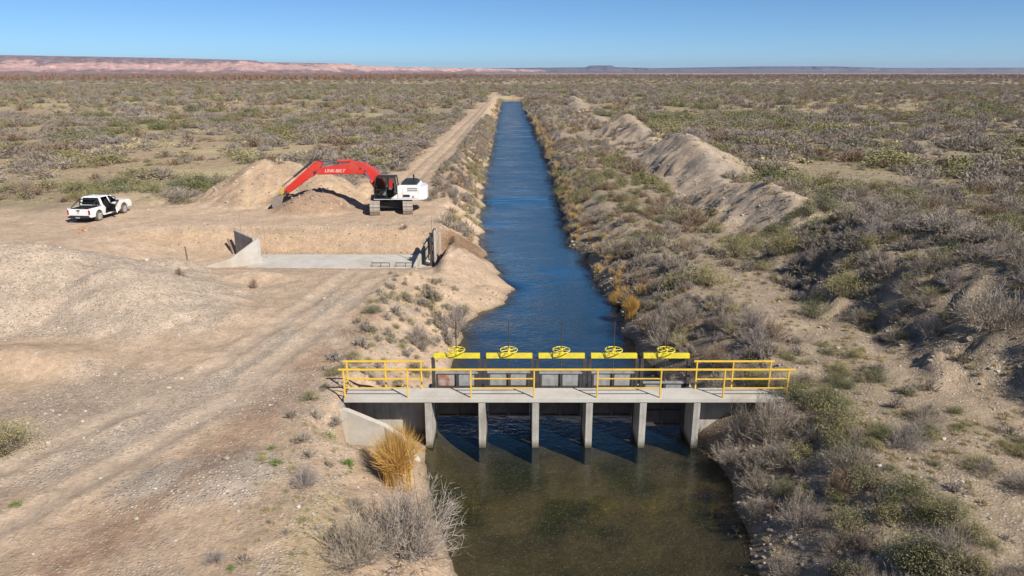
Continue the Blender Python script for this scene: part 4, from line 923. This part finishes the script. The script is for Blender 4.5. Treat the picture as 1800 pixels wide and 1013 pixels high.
x, y = -2.75, 16.1; TAKEN.append((x, y, 1.6)); put('grey', x, y, 1.9, 2.1, 'big pale grey twiggy bush overhanging the near left water edge', lod=0, var=0)
x, y = -3.95, 15.0; TAKEN.append((x, y, 1.2)); put('grey', x, y, 1.25, 1.3, 'grey twiggy bush at the bottom edge left of the big overhanging bush', lod=0, var=1)
hero('grey', 540, 880, -0.5, 0.55, 0.7, 'small lavender grey shrub alone on the near left bank', lod=0, var=2)
hero('olive', 12, 800, 0, 1.0, 1.15, 'olive green bush cut by the left picture edge', lod=0)
hero('weed', 612, 842, -1.0, 0.22, 0.22, 'bright green weed on the bank left of the golden tussock')
hero('weed', 490, 838, -0.3, 0.2, 0.2, 'bright green weed just above the small lavender grey shrub')
hero('weed', 478, 800, -0.2, 0.12, 0.14, 'tiny green weed beside the bank path below the wing wall')
hero('weed', 405, 1003, 0, 0.12, 0.12, 'green weed at the bottom edge of the near left ground')
hero('weed', 28, 890, 0, 0.17, 0.12, 'flat green weed near the left picture edge')
hero('weed', 575, 755, -0.3, 0.3, 0.3, 'low green weed patch left of the wing wall')
hero('olive', 545, 700, 0, 0.45, 0.4, 'low olive bush at the left end of the bridge deck', lod=0)
hero('grey', 1345, 800, -1.5, 1.0, 1.75, 'pale grey bush leaning over the water below the right deck end', lod=0, var=3)
hero('grey', 1300, 800, -1.8, 0.75, 1.55, 'grey feathery bush fanning in front of the rightmost pier', lod=0, var=0)
hero('green', 1395, 712, -0.3, 0.95, 0.9, 'dark green bush covering the right end of the deck', lod=0)
hero('grey', 1330, 868, -1.6, 0.75, 0.8, 'pale grey bush at the right water edge below the bridge', lod=0, var=1)
hero('grey', 1405, 930, -1.2, 0.8, 1.1, 'grey green upright bush near the bottom right water edge', lod=0, var=2)
hero('green', 1448, 392, 1.2, 1.3, 1.8, 'round dark green bush on the gap of the right spoil ridge', lod=0)
hero('olive', 1290, 455, 0.2, 1.35, 1.4, 'olive bush on the right bank in the middle of the bench', lod=0, var=0)
hero('olive', 1375, 470, 0.3, 1.25, 1.5, 'bright olive bush at the foot of the near right ridge', lod=0, var=1)
hero('olive', 1240, 510, 0.0, 1.5, 1.2, 'wide olive bush between the canal reeds and the right bench', lod=0, var=2)
hero('olive', 1480, 545, 0.4, 1.25, 1.3, 'olive bush on the lower slope of the near right ridge', lod=0, var=0)
hero('green', 1430, 560, 0.3, 0.9, 0.9, 'dark green bush left of the olive bush on the ridge slope', lod=0)
hero('brown', 1120, 305, 0.2, 2.4, 1.9, 'large brown bush below the far right spoil heap', lod=1)
hero('brown', 1215, 395, 0.2, 2.0, 1.4, 'large tan brown bush left of the dark spoil slope', lod=1)
hero('brown', 1165, 360, 0.2, 1.5, 1.2, 'smaller tan brown bush between the two large brown bushes', lod=1)
hero('olive', 1040, 330, 0.0, 1.3, 1.5, 'olive bush beside the right canal edge below the brown bush', lod=1)
hero('olive', 300, 235, 0.2, 2.2, 1.2, 'low olive bush patch left of the tall earth heap', lod=1)
hero('grey', 800, 555, -1.0, 0.9, 1.5, 'straw grey bush at the left water edge above the bridge', lod=0)
hero('green', 655, 560, -0.2, 0.55, 0.5, 'small dark green shrub on the left bank above the bridge', lod=0)
hero('gold', 1108, 560, -1.6, 0.8, 1.6, 'tall golden grass clump on the right water edge above the gates', lod=0, var=0)
hero('gold', 1085, 525, -1.6, 0.75, 1.3, 'golden grass clump just beyond the tall golden one', lod=0, var=0)
hero('grey', 1165, 590, -0.8, 1.2, 1.7, 'big grey bush behind the rightmost hand wheel', lod=0, var=1)
hero('brown', 1260, 625, -0.2, 1.1, 0.9, 'tan rounded bush behind the right short handrail', lod=0)
hero('grey', 1740, 590, 1.6, 1.7, 1.5, 'big dark grey bush on the ridge at the right picture edge', lod=0, var=2)
hero('grey', 1500, 820, 0, 1.0, 1.0, 'pale lavender grey bush on the near right slope', lod=0, var=3)
hero('green', 1490, 800, 0, 0.8, 0.6, 'low dark green bush beside the lavender grey bush', lod=0)
hero('grey', 1590, 790, 0.2, 0.85, 0.9, 'pale grey bush standing on the bare strip right of the bridge', lod=0, var=0)

hero('grey', 785, 390, 0, 1.3, 1.5, 'big grey bush on the canal bank right of the excavator', lod=1)
hero('grey', 800, 345, 0, 1.2, 1.4, 'grey bush farther up the left canal bank past the excavator', lod=1)
hero('brown', 712, 408, -0.4, 0.45, 0.4, 'small dark root clump on the edge of the trench cut', lod=1)
hero('brown', 446, 500, 0.2, 0.4, 0.6, 'small dark root clump on the near lip of the trench', lod=0)
hero('brown', 318, 503, 0.5, 0.45, 0.5, 'small dark root clump at the right foot of the gravel mound', lod=0)
# ---- random vegetation -------------------------------------------------
POOL = {k: [] for k in NAME}
def works_free(x, y):
    """1 where plants may grow"""
    el, er = edges(y); ok = (x < el - 0.15) | (x > er + 0.15) | (y > 349)
    ok &= ~((x < 0) & (x > -60) & (y > 40) & (y < 55) & (x < -2.2)) 
    ok &= ~((x < -7.2) & (y <= 63.5) & (x > -60) & (y < 62 + np.clip((-30 - x) * -0.0, 0, 1)) & (y > 38))
    ok &= ~((x < -7.6) & (y <= 40))
    for k in ('gravel', 'spoil', 'fresh', 'plug'): ok &= ~(heap_h(x, y, k) > 0.08)
    ok &= (seg_dist(x, y, ROAD2) > 2.7) & ~((x > -17) & (x < -8.3) & (y < 80) & (y > 55))
    ok &= ~((np.abs(y - 23.7) < 0.9) & (x > -6.4) & (x < 9.3))
    ok &= ~((np.hypot(x + 33, y - 57) < 6.0) | (np.hypot(x + 10.2, y - 59.7) < 5) | ((x > -32) & (x < -8) & (y > 55) & (y < 62.5)))
    ok &= ~((np.abs(x - 20.5) < 5.0) & (y > 47) & (y < 145) & (np.interp(y, RIDGE_Y, RIDGE_H) > 1.8) & (hash2(np.floor(x * 40), np.floor(y * 40), 7) > 0.45))
    for (a, c, r) in TAKEN: ok &= np.hypot(x - a, y - c) > r * 0.75
    return ok
def scatter(n, xr, yr, weights, rr, hr, prob=None, clump=None, fan=True):
    x = RNG.uniform(*xr, n); y = RNG.uniform(*yr, n) if yr[1] < 190 else np.sqrt(RNG.uniform(yr[0] ** 2, yr[1] ** 2, n))
    if fan: keep = np.abs(x) < 0.80 * y + 6; x, y = x[keep], y[keep]
    ok = works_free(x, y)
    if prob is not None: ok &= RNG.uniform(0, 1, len(x)) < prob(x, y)
    x, y = x[ok], y[ok]
    kinds = list(weights); wv = np.array([weights[k] for k in kinds], float)
    # neighbours tend to be alike
    q = np.clip(0.5 + 0.85 * fbm(x * 0.085, y * 0.085, 91, 3) + RNG.normal(0, 0.2, len(x)), 0, 0.9999)
    cum = np.cumsum(wv / wv.sum()); ki = np.searchsorted(cum, q); ki = np.clip(ki, 0, len(kinds) - 1)
    r = rr[0] + (rr[1] - rr[0]) * RNG.uniform(0, 1, len(x)) ** 1.8; h = r * RNG.uniform(*hr, len(x))
    for i in range(len(x)):
        k = kinds[ki[i]]; f = 0.75 if k == 'straw' else 1.0
        POOL[k].append((x[i], y[i], r[i] * f, h[i] * f))
def bench_free(x, y): return sst(0.7, 2.0, seg_dist(x, y, [(17.5, 14), (16.6, 21), (15.5, 26), (12.2, 31), (11.5, 38)]))
scatter(400, (6.7, 11.2), (10, 48), {'straw': .10, 'grey': .62, 'brown': .08, 'olive': .13, 'green': .10}, (0.35, 0.95), (0.75, 1.2), bench_free)
scatter(320, (10.5, 17.0), (10, 48), {'straw': .15, 'grey': .55, 'olive': .17, 'green': .13}, (0.25, 0.8), (0.6, 1.0), bench_free)
scatter(560, (15.5, 22.5), (12, 48), {'grey': .52, 'straw': .1, 'olive': .18, 'green': .2}, (0.4, 1.0), (0.6, 1.0), bench_free)
scatter(2000, (20.5, 60), (18, 70), {'grey': .55, 'straw': .1, 'brown': .07, 'olive': .18, 'green': .15}, (0.6, 1.7), (0.5, 0.85))
scatter(560, (5.0, 15.5), (48, 120), {'straw': .10, 'grey': .50, 'brown': .16, 'olive': .14, 'green': .12}, (0.45, 1.15), (0.6, 1.0))
scatter(520, (14.5, 25.5), (48, 150), {'grey': .7, 'brown': .2, 'olive': .15}, (0.35, 0.9), (0.6, 0.9), lambda x, y: 0.10 + 0.85 * (np.interp(y, RIDGE_Y, RIDGE_H) < 1.2) + 0.25 * (x < 17.3))
mixL = {'straw': .24, 'grey': .41, 'brown': .10, 'olive': .19, 'green': .06}; mixR = {'straw': .15, 'grey': .44, 'brown': .09, 'olive': .18, 'green': .14}
clump = lambda x, y: 0.10 + 0.90 * sst(-0.22, 0.12, fbm(x * 0.10, y * 0.10, 92, 3))
scatter(15000, (23, 165), (58, 195), mixR, (0.6, 3.4), (0.36, 0.62), clump)
scatter(14000, (-165, -13.5), (60, 195), mixL, (0.55, 2.9), (0.34, 0.6), clump)
scatter(1700, (-9.0, -2.6), (52, 200), {'straw': .22, 'grey': .45, 'brown': .20, 'olive': .14}, (0.4, 1.05), (0.7, 1.15))
scatter(500, (-18, -12), (64, 200), {'straw': .2, 'grey': .5, 'brown': .1, 'olive': .2}, (0.5, 1.2), (0.5, 0.9))
scatter(900, (4.0, 20), (118, 340), {'straw': .12, 'grey': .55, 'brown': .25, 'olive': .12}, (0.6, 1.4), (0.6, 1.1))
scatter(110, (-7.8, -2.4), (11, 40), {'straw': .4, 'grey': .42, 'olive': .14, 'green': .1}, (0.18, 0.5), (0.6, 1.0))
scatter(110, (-7.2, -4.2), (25, 40), {'straw': .35, 'grey': .45, 'olive': .14, 'green': .1}, (0.25, 0.6), (0.6, 1.0))
scatter(110, (-4.6, -1.0), (26, 38), {'straw': .55, 'grey': .4, 'olive': .1}, (0.3, 0.7), (0.9, 1.5))
scatter(52000, (-500, 500), (195, 620), mixL, (0.9, 4.2), (0.42, 0.7), clump)
scatter(26000, (-1500, 1500), (620, 1900), {'straw': .06, 'grey': .42, 'brown': .34, 'olive': .16, 'green': .08}, (2.0, 5.5), (0.28, 0.5), None)
# reeds at the right water's edge, straw at the left one
for y in np.arange(38, 130, 0.75):
    er = float(edges(np.array([y]))[1][0])
    if fbm(np.array([y * 0.16]), np.array([0.4]), 93, 2)[0] > -0.18: POOL['gold'].append((er + random.uniform(0.3, 1.5), y + random.uniform(-.3, .3), random.uniform(.3, .75), random.uniform(.4, 1.0)))
for y in np.arange(120, 330, 2.2):
    er = float(edges(np.array([y]))[1][0]); POOL['gold'].append((er + random.uniform(0.4, 1.4), y, random.uniform(.5, .9), random.uniform(.8, 1.3)))
    el = float(edges(np.array([y]))[0][0]); POOL['gold'].append((el - random.uniform(0.5, 1.4), y, random.uniform(.4, .7), random.uniform(.6, 1.1)))
for y in np.arange(54, 120, 1.5):
    el = float(edges(np.array([y]))[0][0]); POOL['straw'].append((el - random.uniform(0.5, 1.6), y, random.uniform(.3, .6), random.uniform(.6, 1.1)))
# far riverside trees
for (n, xa, xb, ya, yb, hh) in ((5200, -2100, -100, 1000, 2600, (4, 9)), (7000, -600, 2100, 1300, 3000, (3, 6)), (600, -1300, -350, 1000, 1500, (6, 10))):
    for i in range(n):
        y = random.uniform(ya, yb); x = random.uniform(xa, xb)
        if abs(x) < 0.8 * y and fbm(np.array([x * 0.006]), np.array([y * 0.006]), 94, 3)[0] > -0.25:
            h = random.uniform(*hh); POOL['wood'].append((x, y, h * random.uniform(0.5, 0.9), h))

def zone(x, y):
    if y > 900:
        s = 'left end' if x < -900 else ('middle' if x < -100 else 'right part'); return 'in the %s of the far tree belt below the mesas' % s, 'far tree belt, ' + s
    if x > 6:
        if y > 48 and x > 22:
            s = 'close behind the spoil heaps' if x < 34 else ('in the middle distance' if x < 60 else 'towards the right picture edge'); return 'on the right plain ' + s, 'right plain ' + s
        if y > 48:
            s = 'near' if y < 75 else 'distant'; return 'between the canal and the %s spoil heaps' % s, 'canal side of %s spoil heaps' % s
        if x > 20.8:
            s = 'before the gap' if y < 44 else 'beyond the gap'; return 'behind the near right ridge ' + s, 'ridge back ' + s
        if x > 15.5:
            s = 'lower' if x < 18 else 'upper'; return 'on the %s canal-side slope of the near right ridge' % s, s + ' ridge slope'
        if y > 24:
            s = 'close to the bridge' if y < 33 else 'level with the trench'; q = 'beside the water' if x < 9 else 'away from the water'
            return 'on the right bank %s, %s' % (s, q), 'right bank %s %s' % (s, q)
        s = 'at the water' if x < 9 else ('halfway up' if x < 12 else 'on the bare strip'); return 'on the right bank below the bridge, ' + s, 'near right bank ' + s
    if x > 0:
        s = 'below' if y < 77 else 'above'; return 'along the right water edge %s the riffle' % s, 'right water edge %s riffle' % s
    if y < 24: 
        s = 'high up' if x < -6 else 'low down'; return 'on the near left bank this side of the bridge, ' + s, 'near left bank ' + s
    if y < 42: return 'on the left bank between the bridge and the trench', 'left bank'
    if x > -9.2:
        s = 'level with the excavator' if y < 85 else 'farther up'; return 'between the dirt road and the canal, ' + s, 'road strip ' + s
    s = 'beyond the pickup' if y < 85 else ('at middle distance' if y < 130 else 'far off'); q = 'near the road' if x > -32 else 'towards the left edge'
    return 'on the left plain %s %s' % (s, q), 'left plain %s %s' % (s, q)
def size_word(r, h):
    return ('small' if r < 0.5 else 'mid-sized' if r < 0.9 else 'large' if r < 1.4 else 'broad') + (' low' if h < 0.55 * r else ' tall' if h > 1.05 * r else '')
def gn_stuff(name, label, cat, pts, protos):
    """pts: list of x,y,z,r,h ; protos: objects whose meshes are scattered"""
    a = np.array(pts, float); n = len(a)
    me = bpy.data.meshes.new(name); me.vertices.add(n); me.vertices.foreach_set('co', a[:, :3].astype(np.float32).ravel())
    at = me.attributes.new('sca', 'FLOAT_VECTOR', 'POINT'); at.data.foreach_set('vector', np.stack([a[:, 3], a[:, 3] * RNG.uniform(0.8, 1.2, n), a[:, 4]], 1).astype(np.float32).ravel())
    rot = np.zeros((n, 3)); rot[:, 2] = RNG.uniform(0, 6.28, n)
    at = me.attributes.new('rot', 'FLOAT_VECTOR', 'POINT'); at.data.foreach_set('vector', rot.astype(np.float32).ravel())
    at = me.attributes.new('idx', 'INT', 'POINT'); at.data.foreach_set('value', RNG.integers(0, len(protos), n).astype(np.int32))
    o = link(name, me); tag(o, label, cat, None, 'stuff')
    ng = bpy.data.node_groups.new(name + '_scatter', 'GeometryNodeTree')
    ng.interface.new_socket('Geometry', in_out='INPUT', socket_type='NodeSocketGeometry'); ng.interface.new_socket('Geometry', in_out='OUTPUT', socket_type='NodeSocketGeometry')
    gi = ng.nodes.new('NodeGroupInput'); go = ng.nodes.new('NodeGroupOutput'); jn = ng.nodes.new('GeometryNodeJoinGeometry')
    def attr(nm, ty):
        q = ng.nodes.new('GeometryNodeInputNamedAttribute'); q.data_type = ty; q.inputs['Name'].default_value = nm; return q.outputs['Attribute']
    sca = attr('sca', 'FLOAT_VECTOR'); ro = attr('rot', 'FLOAT_VECTOR'); ix = attr('idx', 'INT')
    for k, p in enumerate(protos):
        oi = ng.nodes.new('GeometryNodeObjectInfo'); oi.transform_space = 'ORIGINAL'; oi.inputs['Object'].default_value = p; oi.inputs['As Instance'].default_value = True
        cm = ng.nodes.new('FunctionNodeCompare'); cm.data_type = 'INT'; cm.operation = 'EQUAL'; ng.links.new(ix, cm.inputs[2]); cm.inputs[3].default_value = k
        ip = ng.nodes.new('GeometryNodeInstanceOnPoints')
        ng.links.new(gi.outputs[0], ip.inputs['Points']); ng.links.new(cm.outputs[0], ip.inputs['Selection']); ng.links.new(oi.outputs['Geometry'], ip.inputs['Instance'])
        ng.links.new(sca, ip.inputs['Scale']); ng.links.new(ro, ip.inputs['Rotation']); ng.links.new(ip.outputs[0], jn.inputs[0])
    ng.links.new(jn.outputs[0], go.inputs[0]); md = o.modifiers.new('scatter', 'NODES'); md.node_group = ng
    return o
STUFFNAME = {'grey': ('grey_scrub', 'grey leafless scrub covering the far plain'), 'brown': ('brown_scrub', 'brown scrub dotted over the far plain'), 'olive': ('olive_scrub', 'olive green scrub covering the far plain'), 'green': ('green_scrub', 'dark green scrub scattered over the far plain'), 'straw': ('straw_grass', 'pale dry grass between the shrubs of the far plain'), 'gold': ('golden_reeds', 'golden reeds along the far canal edges'), 'wood': ('far_trees', 'rust brown belt of bare trees below the mesa')}
for kind, lst in POOL.items():
    if not lst: continue
    a = np.array(lst); d = np.hypot(a[:, 0], a[:, 1] ); z = terrain(a[:, 0], a[:, 1])
    inview = (np.abs(a[:, 0]) < 0.73 * (a[:, 1] * 0.957 + 3.3) + a[:, 2]) & (a[:, 1] > 12.5)
    size = a[:, 2] * (a[:, 3] + a[:, 2]) / d ** 2 * inview
    order = np.argsort(-size); big = order[:300]; rest = order[300:]
    protos = []
    for j, i in enumerate(big):
        x, y, r, h = a[i]
        lod = lod_of(d[i]) if j < len(big) - 3 or len(rest) == 0 else 2
        ztxt, zg = zone(x, y)
        if len((size_word(r, h) + ' ' + LOOK[kind] + ' ' + ztxt).replace('-', ' ').split()) > 16: LONG.add(ztxt)
        o = put(kind, x, y, r, h, size_word(r, h) + ' ' + LOOK[kind] + ' ' + ztxt, size_word(r, h) + ' ' + LOOK[kind] + 's, ' + zg, lod=lod, var=j, sink=(z[i] - 0.04,))
        if len(rest) and j >= len(big) - 3: protos.append(o)
    if len(rest):
        gn_stuff(STUFFNAME[kind][0], STUFFNAME[kind][1], 'scrub' if kind not in ('straw', 'gold', 'wood') else ('trees' if kind == 'wood' else 'grass'), [(a[i, 0], a[i, 1], z[i] - 0.05, a[i, 2], a[i, 3]) for i in rest], protos)

print('LONG', LONG)

# ------------------------------------------------------------------ loose stones and ground cover
def rock_mesh(seed, m):
    bm = bmesh.new(); bmesh.ops.create_icosphere(bm, subdivisions=1, radius=1.0); r = random.Random(seed)
    for v in bm.verts: v.co *= r.uniform(0.7, 1.15); v.co.z *= 0.65
    me = bpy.data.meshes.new('stone_mesh'); bm.to_mesh(me); bm.free(); me.materials.append(m); return me
PM['stone'] = plant_mat('stones', (0.40, 0.335, 0.27), (0.26, 0.21, 0.165), third=(0.47, 0.42, 0.36), scale=1.5)
stones = []
for k, (px_, py_, s, lb) in enumerate(((262, 494, 0.17, 'pale stone lying on the face of the gravel mound'), (655, 790 + 40, 0.14, 'grey stone on the bank left of the golden tussock'), (398, 815, 0.13, 'grey stone at the edge of the gravel spread'), (1690, 655, 0.2, 'pale stone on the bare strip of the right bank'))):
    x, y = u(px_, py_, 0); o = link('stone', rock_mesh(k, PM['stone'])); o.location = (x, y, hz(x, y) + s * 0.2); o.scale = (s, s, s); tag(o, lb, 'stone'); stones.append(o)
pts = []
def stone_field(n, xr, yr, prob, sz):
    x = RNG.uniform(*xr, n); y = RNG.uniform(*yr, n); ok = RNG.uniform(0, 1, n) < prob(x, y); el, er = edges(y); ok &= (x < el) | (x > er - 0.5)
    ok &= ~((x > -24) & (x < -5) & (y > 46.5) & (y < 51)) & ~((np.abs(y - 23.7) < 0.6) & (x > -6.3) & (x < 10.3))
    x, y = x[ok], y[ok]; z = terrain(x, y); s = sz[0] + (sz[1] - sz[0]) * RNG.uniform(0, 1, len(x)) ** 4
    pts.extend(np.stack([x, y, z + s * 0.15, s, s], 1).tolist())
stone_field(9000, (-32, -5), (11, 40), lambda x, y: np.clip(0.12 + 0.9 * sst(0.05, 0.5, heap_h(x, y, 'gravel')) + 0.5 * sst(0.0, 0.4, fbm(x * 0.25, y * 0.25, 71, 4) + 0.1), 0, 1), (0.012, 0.085))
stone_field(3600, (6.2, 22), (11, 50), lambda x, y: 0.35 + 0.4 * (x > 15), (0.015, 0.09))
stone_field(1500, (6.2, 9.0), (11, 23), lambda x, y: np.exp(-np.abs(x - edges(y)[1] - 0.5) / 0.6), (0.03, 0.11))
stone_field(1200, (-7, 0), (11, 45), lambda x, y: 0.5 + 0 * x, (0.02, 0.09))
stone_field(1500, (4.5, 7.5), (34, 60), lambda x, y: np.exp(-np.abs(x - edges(y)[1] - 0.4) / 0.5), (0.04, 0.14))
stone_field(1500, (-32, -6), (40, 64), lambda x, y: 0.4 + 0 * x, (0.02, 0.09))
stone_field(2600, (-30, -9), (55, 74), lambda x, y: np.clip(sst(0.1, 0.5, heap_h(x, y, 'spoil') + heap_h(x, y, 'fresh')), 0, 1), (0.03, 0.17))
stone_field(900, (-28, -4.5), (50.6, 54), lambda x, y: 0.5 + 0 * x, (0.02, 0.12))
stone_field(1800, (9, 19), (12, 40), lambda x, y: 0.25 + 0 * x, (0.03, 0.11))
stone_field(2600, (15, 25), (46, 100), lambda x, y: 0.6 + 0 * x, (0.03, 0.15))
gn_stuff('loose_stones', 'loose pale stones and gravel strewn over the bare ground', 'gravel', pts, stones)
pts = []
def cover(n, xr, yr, sz):
    x = RNG.uniform(*xr, n); y = RNG.uniform(*yr, n); ok = works_free(x, y) & (RNG.uniform(0, 1, n) < 0.25 + 0.75 * sst(-0.2, 0.3, fbm(x * 0.3, y * 0.3, 95, 3)))
    x, y = x[ok], y[ok]; z = terrain(x, y); s = RNG.uniform(*sz, len(x)); pts.extend(np.stack([x, y, z - 0.02, s, s * RNG.uniform(0.6, 1.1, len(x))], 1).tolist())
cover(5200, (6.5, 24), (10, 60), (0.08, 0.28)); cover(1500, (-7.8, -0.5), (10, 42), (0.06, 0.2)); cover(3500, (24, 70), (25, 90), (0.12, 0.35)); cover(3500, (-70, -13), (62, 100), (0.12, 0.35))
tp = [o for o in C.objects if o.name.startswith('grass_tussock')][:2]
gn_stuff('ground_grass', 'short dry grass tufts covering the ground between the shrubs', 'grass', pts, tp)

# ------------------------------------------------------------------ haze
def haze():
    m, nt, b = mat('thin_haze'); nt.nodes.remove(b); v = N(nt, 'ShaderNodeVolumePrincipled'); v.inputs['Color'].default_value = (0.62, 0.72, 0.95, 1); v.inputs['Density'].default_value = 0.00005; v.inputs['Anisotropy'].default_value = 0.2
    nt.links.new(v.outputs[0], nt.nodes['Material Output'].inputs['Volume'])
    o = MB().box((0, 7000, 90), (26000, 18000, 190)).build('haze', m); o['kind'] = 'stuff'; o['label'] = 'thin bluish haze over the whole plain'; o['category'] = 'haze'
haze()
